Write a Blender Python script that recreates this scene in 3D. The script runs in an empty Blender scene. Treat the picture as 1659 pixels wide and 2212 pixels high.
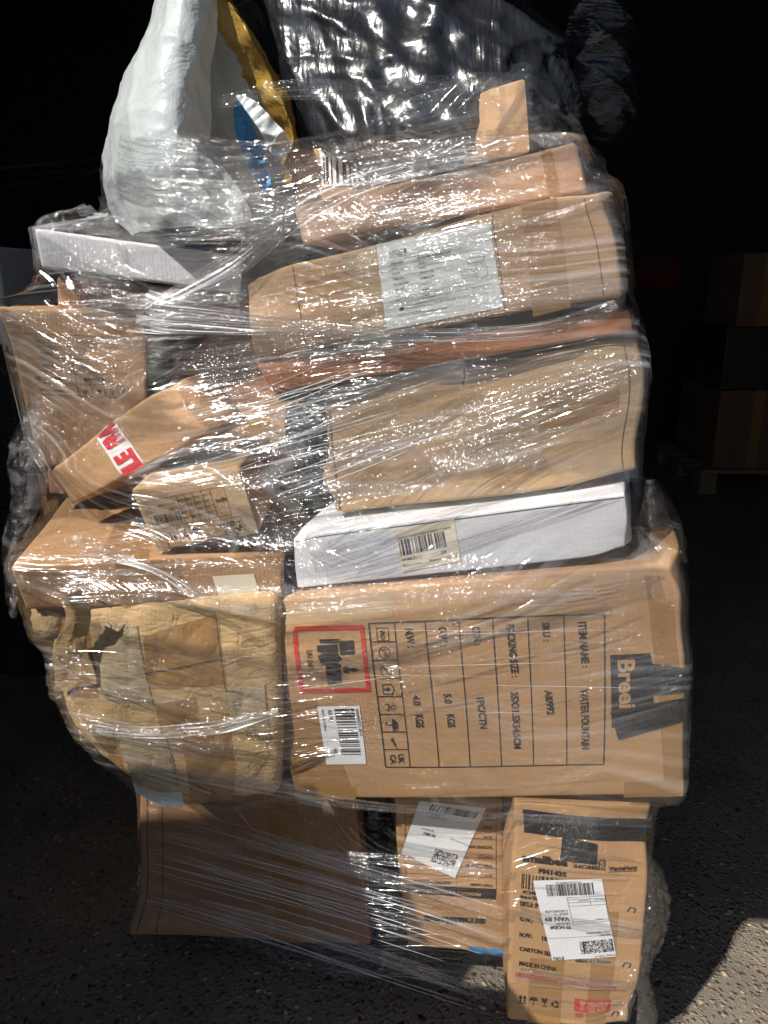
import bpy, math, random
import numpy as np
from mathutils import Vector

# ------------------------------------------------------------------ camera
CAM_H = 1.22
PITCH = math.radians(17.0)
F = 1659.0                       # focal length in units of a 1659 x 2212 frame
CX, CY = 829.5, 1106.0
SP, CP = math.sin(PITCH), math.cos(PITCH)
sc = bpy.context.scene
col = sc.collection
cam = bpy.data.cameras.new('camera')
camo = bpy.data.objects.new('camera', cam)
col.objects.link(camo)
camo.location = (0, 0, CAM_H)
camo.rotation_euler = (math.pi / 2 - PITCH, 0, 0)
cam.sensor_fit = 'VERTICAL'
cam.sensor_height = 24.0
cam.lens = 24.0 * F / 2212.0
cam.clip_start = 0.02
cam.clip_end = 200
sc.camera = camo

# ------------------------------------------------------------------ light
SUN_EL, SUN_AZ = math.radians(47), math.radians(47)     # behind the camera, to its left
SUN = Vector((-math.cos(SUN_EL) * math.sin(SUN_AZ), -math.cos(SUN_EL) * math.cos(SUN_AZ), math.sin(SUN_EL)))
w = bpy.data.worlds.new('World')
sc.world = w
w.use_nodes = True
wn, wl = w.node_tree.nodes, w.node_tree.links
sky = wn.new('ShaderNodeTexSky')
sky.sky_type = 'NISHITA'
sky.sun_disc = False
sky.sun_elevation = SUN_EL
sky.sun_rotation = math.pi + SUN_AZ
wl.new(sky.outputs[0], wn['Background'].inputs[0])
wn['Background'].inputs[1].default_value = 0.07
sl = bpy.data.lights.new('sun', 'SUN')
sl.energy = 5.0
sl.angle = math.radians(0.5)
sl.color = (1.0, 0.95, 0.88)
so = bpy.data.objects.new('sun', sl)
col.objects.link(so)
so.rotation_euler = SUN.to_track_quat('Z', 'Y').to_euler()
so.location = (-3, -3, 6)
sc.view_settings.view_transform = 'Standard'
sc.view_settings.look = 'None'
sc.view_settings.gamma = 1
sc.view_settings.use_curve_mapping = False
sc.view_settings.exposure = 0.5
cy = sc.cycles
cy.max_bounces = 5
cy.diffuse_bounces = 2
cy.glossy_bounces = 2
cy.use_adaptive_sampling = True
cy.adaptive_threshold = .03
cy.adaptive_min_samples = 16
cy.transparent_max_bounces = 48
cy.sample_clamp_indirect = 4.0
cy.caustics_reflective = False
cy.caustics_refractive = False
cy.use_denoising = True

# ------------------------------------------------------------------ maths helpers
def ray(px, py):
    x, y = (px - CX) / F, -(py - CY) / F
    return np.array([x, CP + y * SP, y * CP - SP])
def P(px, py, Y):
    r = ray(px, py)
    return np.array([0, 0, CAM_H]) + r * (Y / r[1])
def XZ(px, Y, z):
    """point at depth Y and height z that lies on image column px"""
    d = Y * CP + (CAM_H - z) * SP
    return np.array([(px - CX) / F * d, Y, z])
def zat(py, Y):
    return P(CX, py, Y)[2]
def crop(x0, y0, k):
    return lambda x, y: ((x0 + x * k) / 1.85174, (y0 + y * k) / 1.85174)
def wave(rs, n, lam0, lam1):
    d = rs.normal(size=(n, 3)); d /= np.linalg.norm(d, axis=1)[:, None]
    lam = np.exp(rs.uniform(math.log(lam0), math.log(lam1), n))
    return d * (2 * math.pi / lam)[:, None], rs.uniform(0, 6.28, n), lam
class Noise:
    """smooth vector noise made of plane waves"""
    def __init__(self, seed, amp, l0=.07, l1=.3, n=14):
        rs = np.random.RandomState(seed)
        self.k, self.ph, lam = wave(rs, n, l0, l1)
        self.v = rs.normal(size=(n, 3)) * (amp * (lam / l1) ** .7)[:, None] / math.sqrt(n) * 1.8
    def __call__(self, p):
        return np.sin(p @ self.k.T + self.ph) @ self.v
class Ridge:
    """creased scalar noise"""
    def __init__(self, seed, l0, l1, n=6, aniso=(1, 1, 1)):
        rs = np.random.RandomState(seed)
        self.k, self.ph, lam = wave(rs, n, l0, l1)
        self.k = self.k * np.array(aniso)
        self.a = (lam / l1)
        self.k2, self.ph2, _ = wave(rs, n, l1 * 1.5, l1 * 3)
    def __call__(self, p):
        warp = np.sin(p @ self.k2.T + self.ph2) * 1.8
        return ((1 - np.abs(np.sin(p @ self.k.T + self.ph + warp))) ** 2 * self.a).sum(1) / self.a.sum()

# ------------------------------------------------------------------ object helpers
def rootobj(name, label, cat, loc, group=None):
    o = bpy.data.objects.new(name, None)
    o.empty_display_size = .05
    col.objects.link(o)
    o.location = loc
    o['label'] = label; o['category'] = cat
    if group: o['group'] = group
    return o
def meshobj(name, V, Fc, mat, parent=None, smooth=True, uv=None, label=None, mask=None):
    """V in world coordinates; parented meshes are stored relative to their thing"""
    V = np.asarray(V, float)
    me = bpy.data.meshes.new(name)
    base = np.zeros(3)
    p = parent
    while p is not None:
        base = base + np.array(p.location); p = p.parent
    me.from_pydata((V - base).tolist(), [], [tuple(int(i) for i in f) for f in Fc])
    if smooth: me.polygons.foreach_set('use_smooth', [True] * len(me.polygons))
    if uv is not None:
        uv = np.asarray(uv, float)
        l = me.uv_layers.new(name='UVMap')
        idx = np.zeros(len(me.loops), int); me.loops.foreach_get('vertex_index', idx)
        l.data.foreach_set('uv', uv[idx].ravel())
        if mask is not None:
            l2 = me.uv_layers.new(name='Mask'); l2.data.foreach_set('uv', np.asarray(mask, float)[idx].ravel())
    me.materials.append(mat)
    me.update()
    o = bpy.data.objects.new(name, me)
    col.objects.link(o)
    if parent: o.parent = parent
    if label: o['label'] = label
    return o
def tagtop(o, label, cat, group=None):
    o['label'] = label; o['category'] = cat
    if group: o['group'] = group
    return o
def struct(o):
    o['kind'] = 'structure'; return o
def gridfaces(n, m, closed=False):
    """n rows of m points"""
    i = np.arange(n - 1)[:, None]; j = np.arange(m if closed else m - 1)[None, :]
    a = i * m + j; b = i * m + (j + 1) % m
    return np.stack([a, b, b + m, a + m], -1).reshape(-1, 4)
def boxmesh(x0, x1, y0, y1, z0, z1, bev=0.0):
    V = np.array([[x, y, z] for z in (z0, z1) for y in (y0, y1) for x in (x0, x1)], float)
    Fc = [(0, 2, 3, 1), (4, 5, 7, 6), (0, 1, 5, 4), (1, 3, 7, 5), (3, 2, 6, 7), (2, 0, 4, 6)]
    return V, Fc

# ------------------------------------------------------------------ materials
def newmat(name):
    m = bpy.data.materials.new(name); m.use_nodes = True
    nt = m.node_tree
    return m, nt, nt.nodes, nt.links, nt.nodes['Principled BSDF']
def N(nt, t, **kw):
    n = nt.nodes.new(t)
    for k, v in kw.items():
        if k.startswith('i_'):
            n.inputs[k[2:].replace('_', ' ')].default_value = v
        else: setattr(n, k, v)
    return n
def noise(nt, co, scale, detail=3, rough=.55, dist=0.0):
    n = N(nt, 'ShaderNodeTexNoise')
    n.inputs['Scale'].default_value = scale; n.inputs['Detail'].default_value = detail
    n.inputs['Roughness'].default_value = rough; n.inputs['Distortion'].default_value = dist
    nt.links.new(co, n.inputs['Vector']); return n.outputs['Fac']
def maprange(nt, v, a, b, c=0., d=1.):
    n = N(nt, 'ShaderNodeMapRange')
    n.inputs[1].default_value = a; n.inputs[2].default_value = b; n.inputs[3].default_value = c; n.inputs[4].default_value = d
    nt.links.new(v, n.inputs[0]); return n.outputs[0]
def math2(nt, op, a, b=None):
    n = N(nt, 'ShaderNodeMath', operation=op)
    for i, v in enumerate((a, b)):
        if v is None: continue
        if isinstance(v, (int, float)): n.inputs[i].default_value = v
        else: nt.links.new(v, n.inputs[i])
    return n.outputs[0]
def mixc(nt, f, a, b, mode='MIX'):
    n = N(nt, 'ShaderNodeMix', data_type='RGBA', blend_type=mode)
    for i, v in ((0, f), (6, a), (7, b)):
        if isinstance(v, (int, float)): n.inputs[i].default_value = v
        elif isinstance(v, (tuple, list)): n.inputs[i].default_value = (*v, 1) if len(v) == 3 else v
        else: nt.links.new(v, n.inputs[i])
    return n.outputs[2]
def scaled(nt, co, s, rot=(0, 0, 0)):
    n = N(nt, 'ShaderNodeMapping'); n.inputs['Scale'].default_value = s; n.inputs['Rotation'].default_value = rot
    nt.links.new(co, n.inputs['Vector']); return n.outputs[0]
def bump(nt, h, strength, dist, normal=None):
    n = N(nt, 'ShaderNodeBump'); n.inputs['Strength'].default_value = strength; n.inputs['Distance'].default_value = dist
    nt.links.new(h, n.inputs['Height'])
    if normal: nt.links.new(normal, n.inputs['Normal'])
    return n.outputs[0]

def cardboard(name, base, dirt=.35, crease=.5, rough=.72, crs=6, wr=.07):
    m, nt, ns, ls, b = newmat(name)
    co = N(nt, 'ShaderNodeTexCoord').outputs['Object']
    lo = noise(nt, co, 7, 4, .6); fi = noise(nt, scaled(nt, co, (60, 60, 420)), 1, 3, .7)
    c = mixc(nt, maprange(nt, lo, .3, .7), tuple(x * .84 for x in base), tuple(min(1, x * 1.1) for x in base))
    c = mixc(nt, maprange(nt, fi, .3, .75, 0, .35), c, tuple(x * .72 for x in base))
    sm = noise(nt, co, 16, 6, .7, 1.2)
    c = mixc(nt, maprange(nt, sm, .62, .78, 0, dirt), c, (.09, .06, .04))
    pale = noise(nt, scaled(nt, co, (9, 9, 30)), 1, 5, .7, .6)
    c = mixc(nt, maprange(nt, pale, .6, .8, 0, .3), c, tuple(min(1, x * 1.35 + .03) for x in base))
    ls.new(c, b.inputs['Base Color'])
    b.inputs['Roughness'].default_value = rough
    b.inputs['Specular IOR Level'].default_value = .25
    cr = N(nt, 'ShaderNodeTexVoronoi', feature='DISTANCE_TO_EDGE')
    cr.inputs['Scale'].default_value = crs
    ls.new(mixc(nt, .12, co, N(nt, 'ShaderNodeTexNoise').outputs['Color']), cr.inputs['Vector'])
    crm = maprange(nt, cr.outputs['Distance'], 0, .05)
    h1 = noise(nt, co, 38, 5, .65, .5)
    n1 = bump(nt, h1, .2, .004)
    n2 = bump(nt, crm, .16 * crease, .004, n1)
    wk = noise(nt, scaled(nt, co, (13, 13, 34), (0, .25, 0)), 1, 3, .6, 1.4)
    n2 = bump(nt, math2(nt, 'ABSOLUTE', math2(nt, 'SUBTRACT', wk, .5)), wr, .012, n2)
    pt = N(nt, 'ShaderNodeNewGeometry').outputs['Pointiness']
    c = mixc(nt, maprange(nt, pt, .52, .60, 0, .55), c, tuple(min(1, x * 1.5 + .04) for x in base))
    ls.new(c, b.inputs['Base Color'])
    wv = N(nt, 'ShaderNodeTexWave', wave_type='BANDS', bands_direction='X')
    wv.inputs['Scale'].default_value = 55; wv.inputs['Distortion'].default_value = .6
    ls.new(co, wv.inputs['Vector'])
    n3 = bump(nt, wv.outputs['Fac'], .06, .002, n2)
    ls.new(n3, b.inputs['Normal'])
    return m
def plain(name, base, rough=.6, spec=.3, bumpscale=0, bumpstr=.3, var=.12, metallic=0, coat=0):
    m, nt, ns, ls, b = newmat(name)
    co = N(nt, 'ShaderNodeTexCoord').outputs['Object']
    lo = noise(nt, co, 14, 4, .6)
    c = mixc(nt, maprange(nt, lo, .3, .7), tuple(x * (1 - var) for x in base), tuple(min(1, x * (1 + var)) for x in base))
    ls.new(c, b.inputs['Base Color'])
    b.inputs['Roughness'].default_value = rough; b.inputs['Specular IOR Level'].default_value = spec
    b.inputs['Coat Weight'].default_value = coat; b.inputs['Coat Roughness'].default_value = .15
    if bumpscale:
        h = noise(nt, co, bumpscale, 4, .6, 1.0)
        ls.new(bump(nt, h, bumpstr, .004), b.inputs['Normal'])
    return m
def tapemat(name, base, alpha=.55):
    m, nt, ns, ls, b = newmat(name)
    co = N(nt, 'ShaderNodeTexCoord').outputs['Object']
    h = noise(nt, scaled(nt, co, (30, 30, 90)), 1, 4, .6, 1.5)
    b.inputs['Base Color'].default_value = (*base, 1)
    b.inputs['Roughness'].default_value = .28; b.inputs['Alpha'].default_value = alpha
    ls.new(bump(nt, h, .25, .003), b.inputs['Normal'])
    return m
def bagmat(name, base, rough=.3, streak=(26, 26, 5), strength=.6, trans=0., rot=(0, 0, 0), spec=.5, fine=1.2):
    m, nt, ns, ls, b = newmat(name)
    co = N(nt, 'ShaderNodeTexCoord').outputs['Object']
    h1 = noise(nt, scaled(nt, co, streak, rot), 1, 4, .55, 1.2)
    h2 = math2(nt, 'ABSOLUTE', math2(nt, 'SUBTRACT', noise(nt, co, 24, 3, .6, 1.2), .5))
    rid = math2(nt, 'ABSOLUTE', math2(nt, 'SUBTRACT', h1, .5))
    n1 = bump(nt, rid, strength, .03)
    n2 = bump(nt, h2, min(1., strength * fine), .014, n1)
    ls.new(n2, b.inputs['Normal'])
    b.inputs['Base Color'].default_value = (*base, 1)
    b.inputs['Roughness'].default_value = rough
    b.inputs['Specular IOR Level'].default_value = spec
    if trans:
        b.inputs['Subsurface Weight'].default_value = 0
        tr = N(nt, 'ShaderNodeBsdfTranslucent'); tr.inputs[0].default_value = (*base, 1)
        mx = N(nt, 'ShaderNodeMixShader'); mx.inputs[0].default_value = trans
        ls.new(b.outputs[0], mx.inputs[1]); ls.new(tr.outputs[0], mx.inputs[2])
        ls.new(mx.outputs[0], ns['Material Output'].inputs[0])
    return m
def filmmat(name, haze=.045, refl=.05, s_long=1.2, s_across=150., d_streak=.0075, d_crinkle=.0055, rough=.07, seed=0.):
    """clear stretch film: mostly see-through, glossy pleats and crinkles"""
    m, nt, ns, ls, b = newmat(name)
    ns.remove(b)
    uv = N(nt, 'ShaderNodeUVMap', uv_map='UVMap').outputs[0]
    mk = N(nt, 'ShaderNodeSeparateXYZ'); ls.new(N(nt, 'ShaderNodeUVMap', uv_map='Mask').outputs[0], mk.inputs[0])
    mp = N(nt, 'ShaderNodeMapping'); mp.inputs['Location'].default_value = (seed, seed * 1.7, 0)
    mp.inputs['Scale'].default_value = (s_long, s_across, 1); ls.new(uv, mp.inputs['Vector'])
    st = noise(nt, mp.outputs[0], 1.0, 1, .5, .1)
    mp2 = N(nt, 'ShaderNodeMapping'); mp2.inputs['Scale'].default_value = (120, 250, 1); ls.new(uv, mp2.inputs['Vector'])
    cr = noise(nt, mp2.outputs[0], 1.0, 1.5, .5, 1.6)
    h = math2(nt, 'MULTIPLY', math2(nt, 'ABSOLUTE', math2(nt, 'SUBTRACT', st, .5)), d_streak)
    c2 = math2(nt, 'MULTIPLY', math2(nt, 'MULTIPLY', math2(nt, 'ABSOLUTE', math2(nt, 'SUBTRACT', cr, .5)), mk.outputs[0]), d_crinkle)
    nn_ = bump(nt, math2(nt, 'ADD', h, c2), 1.0, 1.0)
    gl = N(nt, 'ShaderNodeBsdfGlossy'); gl.inputs['Roughness'].default_value = rough; gl.inputs['Color'].default_value = (1, 1, 1, 1)
    ls.new(nn_, gl.inputs['Normal'])
    tp = N(nt, 'ShaderNodeBsdfTransparent'); tp.inputs[0].default_value = (.992, .992, .992, 1)
    df = N(nt, 'ShaderNodeBsdfDiffuse'); df.inputs[0].default_value = (.85, .87, .9, 1)
    hz = math2(nt, 'MULTIPLY', math2(nt, 'MULTIPLY', maprange(nt, st, .5, .72, .1, 1.6), mk.outputs[1]), haze)
    m1 = N(nt, 'ShaderNodeMixShader'); ls.new(hz, m1.inputs[0]); ls.new(tp.outputs[0], m1.inputs[1]); ls.new(df.outputs[0], m1.inputs[2])
    lw = N(nt, 'ShaderNodeLayerWeight'); lw.inputs[0].default_value = .3
    ff = math2(nt, 'ADD', math2(nt, 'MULTIPLY', lw.outputs['Fresnel'], .25), refl)
    m2 = N(nt, 'ShaderNodeMixShader'); ls.new(ff, m2.inputs[0]); ls.new(m1.outputs[0], m2.inputs[1]); ls.new(gl.outputs[0], m2.inputs[2])
    ls.new(m2.outputs[0], ns['Material Output'].inputs[0])
    return m

M = {}
KRAFT = (.46, .275, .135)
M['kraft'] = cardboard('kraft_cardboard', (.45, .283, .15))
M['kraft_warm'] = cardboard('warm_kraft_cardboard', (.475, .28, .137), .25)
M['kraft_pale'] = cardboard('pale_kraft_cardboard', (.47, .315, .175), .4, .5)
M['kraft_dirty'] = cardboard('dirty_kraft_cardboard', (.62, .42, .205), .55, 1.2, .5, crs=11, wr=.35)
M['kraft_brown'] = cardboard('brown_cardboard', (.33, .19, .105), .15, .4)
M['kraft_pink'] = cardboard('pinkish_cardboard', (.48, .305, .195), .3)
M['copper'] = cardboard('copper_brown_board', (.50, .205, .09), .15, .4, .5)
M['white_board'] = cardboard('white_carton_board', (.80, .80, .83), .10, .3, .5)
M['ink'] = plain('black_ink', (.025, .022, .022), .7, .2)
M['ink_soft'] = plain('worn_black_ink', (.03, .025, .022), .75, .2)
M['ink_grey'] = plain('grey_ink', (.07, .07, .08), .7, .2)
M['red_ink'] = plain('red_ink', (.52, .045, .04), .6, .3)
M['red_tape'] = plain('red_print', (.62, .03, .045), .35, .5)
M['label'] = plain('white_label_paper', (.78, .78, .78), .5, .35, 60, .2, .04)
M['label_grey'] = plain('grey_white_label_paper', (.66, .68, .67), .5, .35, 60, .3, .05)
M['label_cream'] = plain('cream_label_paper', (.84, .75, .57), .45, .35, 60, .15, .03)
M['kraft_print'] = plain('kraft_coloured_letters', (.46, .275, .135), .7, .2)
M['tape'] = tapemat('brown_packing_tape', (.42, .23, .085), .6)
M['tape_clear'] = tapemat('beige_packing_tape', (.62, .46, .27), .55)
M['tape_black'] = bagmat('black_tape', (.012, .013, .016), .32, (40, 40, 12), .35)
M['crease'] = plain('dark_fold_line', (.11, .065, .038), .8, .2)
M['tape_white'] = plain('white_fragile_tape', (.78, .78, .76), .35, .5, 45, .35, .04)
M['bag_white'] = bagmat('white_polythene', (.54, .59, .595), .26, (4, 4, 4), .22, .22, (.3, .2, .4), .5, 1.0)
M['bag_inner'] = plain('grey_bag_lining', (.36, .36, .35), .5, .4, 20, .4)
M['bag_black'] = bagmat('black_polythene', (.013, .015, .019), .3, (8, 4, 1.6), .4, 0, (0, .32, 0), .8, .35)
M['bag_black2'] = bagmat('black_bag_film', (.008, .009, .011), .3, (6, 6, 30), .5, fine=.4)
M['gold'] = bagmat('gold_brown_tape', (.36, .22, .04), .3, (12, 12, 12), .35, .3)
M['blue'] = plain('blue_plastic', (.02, .16, .34), .4, .5, 20, .4)
M['wood'] = cardboard('weathered_pallet_wood', (.17, .115, .07), .5, .6, .85)
M['film'] = filmmat('stretch_film')
M['film2'] = filmmat('stretch_film_crossing', .045, .045, 1.1, 90., .0095, .006, .08, 7.3)
M['fold'] = filmmat('gathered_stretch_film', .045, .07, 4., 330., .006, .006, .08, 3.1)
M['rope'] = filmmat('rolled_film_edge', .55, .16, 5., 300., .010, .016, .11, 2.2)
M['loose'] = filmmat('loose_stretch_film', .05, .07, 14., 50., .016, .01, .09, 5.5)

# ------------------------------------------------------------------ cartons
HULL = []          # world points of everything inside the wrap
class Carton:
    def __init__(s, name, label, cat, TL, TR, BR, BL, depth, mat, r=.005, amp=.003, seed=0, dents=(), bvec=None, cell=.009, group=None, hull=True, ridge=0.0, lam=(.14, .6)):
        s.c = [np.array(P(*q)) for q in (BL, BR, TR, TL)]
        ex = s.c[1] - s.c[0]
        n = np.array([-ex[1], ex[0], 0.0]); n /= np.linalg.norm(n)
        s.d = n * depth if bvec is None else np.array(bvec, float)
        s.W = .5 * (np.linalg.norm(s.c[1] - s.c[0]) + np.linalg.norm(s.c[2] - s.c[3]))
        s.H = .5 * (np.linalg.norm(s.c[3] - s.c[0]) + np.linalg.norm(s.c[2] - s.c[1]))
        s.D = np.linalg.norm(s.d)
        s.noise = Noise(seed + 11, amp * .45, *lam)
        s.rdg = Ridge(seed + 5, .05, .16) if ridge else None
        s.ridge = ridge
        s.dents = dents
        base = (s.c[0] + s.c[1]) / 2 + s.d / 2
        base[2] = min(s.c[0][2], s.c[1][2])
        s.root = rootobj(name, label, cat, base, group)
        V, Fc = s.bodymesh(r, cell)
        s.body = meshobj('body', V, Fc, mat, s.root)
        if hull: HULL.append(V)
    def world(s, a, b, c):
        """metric box coordinates (right, back, up) -> world"""
        S, T = (a / s.W)[:, None], (c / s.H)[:, None]
        q = (1 - S) * (1 - T) * s.c[0] + S * (1 - T) * s.c[1] + S * T * s.c[2] + (1 - S) * T * s.c[3]
        q = q + (b / s.D)[:, None] * s.d
        p = np.stack([a, b, c], 1)
        q = q + s.noise(p)
        if s.rdg is not None:
            q = q + s.ridge * s.rdg(p)[:, None] * (s.d / s.D)
        for (da, db, dc, rad, vec) in s.dents:
            dd = ((a - da * s.W) ** 2 + (b - db * s.D) ** 2 + (c - dc * s.H) ** 2) / rad ** 2
            q = q + np.exp(-dd)[:, None] * np.array(vec)
        return q
    def bodymesh(s, r, cell):
        def ticks(L):
            n = max(2, int(L / cell)); t = np.linspace(r, L - r, n + 1)
            k = np.array([0, .3, .65]) * r
            return np.concatenate([k, t, L - k[::-1]])
        dims = (s.W, s.D, s.H); T = [ticks(L) for L in dims]
        V, Fc, off = [], [], 0
        for ax in range(3):
            u, v = [(1, 2), (0, 2), (0, 1)][ax]
            A, B = np.meshgrid(T[u], T[v], indexing='ij')
            for side in (0, 1):
                p = np.zeros((A.size, 3)); p[:, u] = A.ravel(); p[:, v] = B.ravel(); p[:, ax] = side * dims[ax]
                f = gridfaces(len(T[u]), len(T[v]))
                flip = (side == 1) ^ (ax == 1)
                V.append(p); Fc.append((f if not flip else f[:, ::-1]) + off); off += len(p)
        p = np.concatenate(V)
        lo = np.full(3, r); hi = np.array(dims) - r
        inner = np.clip(p, lo, hi); dlt = p - inner; ln = np.linalg.norm(dlt, axis=1)
        k = ln > 1e-9
        # distribute the outermost ticks around the round corner
        p[k] = inner[k] + dlt[k] / ln[k][:, None] * r
        return s.world(p[:, 0], p[:, 1], p[:, 2]), np.concatenate(Fc)
    # --- picking spots on the front face
    def loc(s, px, py):
        r = ray(px, py); o = np.array([0, 0, CAM_H])
        S = T = .5; t = 1.0
        for _ in range(12):
            q = (1 - S) * (1 - T) * s.c[0] + S * (1 - T) * s.c[1] + S * T * s.c[2] + (1 - S) * T * s.c[3]
            ds = (1 - T) * (s.c[1] - s.c[0]) + T * (s.c[2] - s.c[3])
            dt = (1 - S) * (s.c[3] - s.c[0]) + S * (s.c[2] - s.c[1])
            J = np.stack([ds, dt, -r], 1)
            e = o + r * t - q
            dl = np.linalg.solve(J, e)
            S += dl[0]; T += dl[1]; t += dl[2]
        return np.array([S * s.W, T * s.H])
    def put(s, name, V2, Fc, mat, off=.0008, parent=None, smooth=False, label=None):
        V2 = np.asarray(V2)
        V = s.world(V2[:, 0], np.full(len(V2), -off), V2[:, 1])
        return meshobj(name, V, Fc, mat, parent or s.root, smooth, label=label)
    def tapestrip(s, name, pts, width, mat, off=.0006, label=None):
        """strip in metric box coordinates; pts may bend over edges: (a, b, c)"""
        pts = np.array(pts, float)
        seg = np.linalg.norm(np.diff(pts, axis=0), axis=1); L = np.concatenate([[0], np.cumsum(seg)])
        n = max(4, int(L[-1] / .008))
        tt = np.linspace(0, L[-1], n)
        c = np.stack([np.interp(tt, L, pts[:, k]) for k in range(3)], 1)
        return c
class Art:
    """collects flat print for one carton face, in frame coordinates"""
    def __init__(s, cart, conv=None): s.k = cart; s.cv = conv; s.V = []; s.F = []; s.n = 0; s.cut = []
    def L(s, x, y):
        if s.cv: x, y = s.cv(x, y)
        return s.k.loc(x, y)
    def poly2(s, V, Fc):
        V = np.asarray(V); s.V.append(V); s.F += [tuple(i + s.n for i in f) for f in Fc]; s.n += len(V)
    def sheet(s, a, b, c, d, n=14, m=10):
        a, b, c, d = [s.L(*q) for q in (a, b, c, d)]       # TL TR BR BL
        u, v = np.meshgrid(np.linspace(0, 1, n), np.linspace(0, 1, m))
        u = u.ravel()[:, None]; v = v.ravel()[:, None]
        s.poly2((1 - u) * (1 - v) * a + u * (1 - v) * b + u * v * c + (1 - u) * v * d, gridfaces(m, n)[:, ::-1])
    def bar(s, a, b, wid, n=None):
        """stroke of width wid (frame units) between two spots"""
        A, B = s.L(*a), s.L(*b)
        sc_ = np.linalg.norm(s.L(a[0] + 10, a[1]) - A) / 10
        d = B - A; l = np.linalg.norm(d)
        if l < 1e-6: return
        nn = np.array([-d[1], d[0]]) / l * wid * sc_ / 2
        n = n or max(2, int(l / .02) + 1)
        t = np.linspace(0, 1, n)[:, None]
        p = A + d * t
        V = np.concatenate([p + nn, p - nn]); s.poly2(V, [(i, i + n, i + n + 1, i + 1) for i in range(n - 1)])
    def line(s, pts, wid):
        s.cut.append((len(s.V), len(s.F), s.n))
        for a, b in zip(pts[:-1], pts[1:]): s.bar(a, b, wid)
    def text(s, txt, a, b, c, bold=0.0, fit=True):
        """a: baseline start, b: baseline end, c: top of the first capital"""
        s.cut.append((len(s.V), len(s.F), s.n))
        V, Fc, x0, x1, h = textmesh(txt, bold)
        A, B, C = s.L(*a), s.L(*b), s.L(*c)
        V2 = A + ((V[:, :1] - x0) / max(1e-6, x1 - x0)) * (B - A) + (V[:, 1:2] / h) * (C - A)
        s.poly2(V2, Fc)
    def shape(s, a, b, c, polys):
        """unit polygons (x right, y up) in the frame a (origin) b (x=1) c (y=1)"""
        s.cut.append((len(s.V), len(s.F), s.n))
        A, B, C = s.L(*a), s.L(*b), s.L(*c)
        for pl in polys:
            pl = np.asarray(pl, float)
            s.poly2(A + pl[:, :1] * (B - A) + pl[:, 1:2] * (C - A), [tuple(range(len(pl)))])
    def barcode(s, a, b, c, n, seed, fill=.55):
        rs = random.Random(seed); x = 0; bars = []
        while x < n:
            wd = rs.choice([1, 1, 2, 3]); bars.append((x, x + wd)); x += wd + rs.choice([1, 1, 2, 2, 3])
        X = bars[-1][1]
        s.shape(a, b, c, [[(p / X, 0), (q / X, 0), (q / X, 1), (p / X, 1)] for p, q in bars])
    def cells(s, a, b, c, nx, ny, seed):
        rs = random.Random(seed)
        s.shape(a, b, c, [[(i / nx, j / ny), ((i + 1) / nx, j / ny), ((i + 1) / nx, (j + 1) / ny), (i / nx, (j + 1) / ny)] for i in range(nx) for j in range(ny) if rs.random() < .48])
    def done(s, name, mat, off=.001, parent=None, label=None):
        if not s.V: return None
        if name in ('printed_text', 'handling_symbols', 'creases', 'label_print') and len(s.cut) > 1 and s.cut[0][0] == 0:
            nm = {'handling_symbols': 'handling_symbol', 'creases': 'crease'}.get(name, name)
            ends = s.cut[1:] + [(len(s.V), len(s.F), s.n)]
            for (v0, f0, n0), (v1, f1, n1) in zip(s.cut, ends):
                if v1 > v0: o = s.k.put(nm, np.concatenate(s.V[v0:v1]), [tuple(i - n0 for i in f) for f in s.F[f0:f1]], mat, off, parent)
            return o
        return s.k.put(name, np.concatenate(s.V), s.F, mat, off, parent, label=label)
_tc = {}
def textmesh(txt, bold):
    key = (txt, bold)
    if key not in _tc:
        cu = bpy.data.curves.new('t', 'FONT'); cu.body = txt; cu.size = 1; cu.offset = bold; cu.resolution_u = 3
        o = bpy.data.objects.new('t', cu); col.objects.link(o)
        dg = bpy.context.evaluated_depsgraph_get()
        me = bpy.data.meshes.new_from_object(o.evaluated_get(dg))
        V = np.array([v.co[:2] for v in me.vertices]); Fc = [tuple(p.vertices) for p in me.polygons]
        bpy.data.objects.remove(o); bpy.data.curves.remove(cu); bpy.data.meshes.remove(me)
        _tc[key] = (V, Fc, V[:, 0].min(), V[:, 0].max(), .7)
    return _tc[key]
def circ(cx, cy_, r, n=16, a0=0, a1=2 * math.pi): return [(cx + r * math.cos(a0 + (a1 - a0) * i / n), cy_ + r * math.sin(a0 + (a1 - a0) * i / n)) for i in range(n + (a1 - a0 < 6.28))]
def ring(cx, cy_, r, wd, n=18, a0=0., a1=6.2832):
    out = []
    for i in range(n):
        p, q = a0 + (a1 - a0) * i / n, a0 + (a1 - a0) * (i + 1) / n
        out.append([(cx + r * math.cos(p), cy_ + r * math.sin(p)), (cx + r * math.cos(q), cy_ + r * math.sin(q)), (cx + (r - wd) * math.cos(q), cy_ + (r - wd) * math.sin(q)), (cx + (r - wd) * math.cos(p), cy_ + (r - wd) * math.sin(p))])
    return out
def stroke(x0, y0, x1, y1, wd):
    d = np.array([x1 - x0, y1 - y0]); n = np.array([-d[1], d[0]]) / np.linalg.norm(d) * wd / 2
    a, b = np.array([x0, y0]), np.array([x1, y1]); return [a + n, b + n, b - n, a - n]
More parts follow.
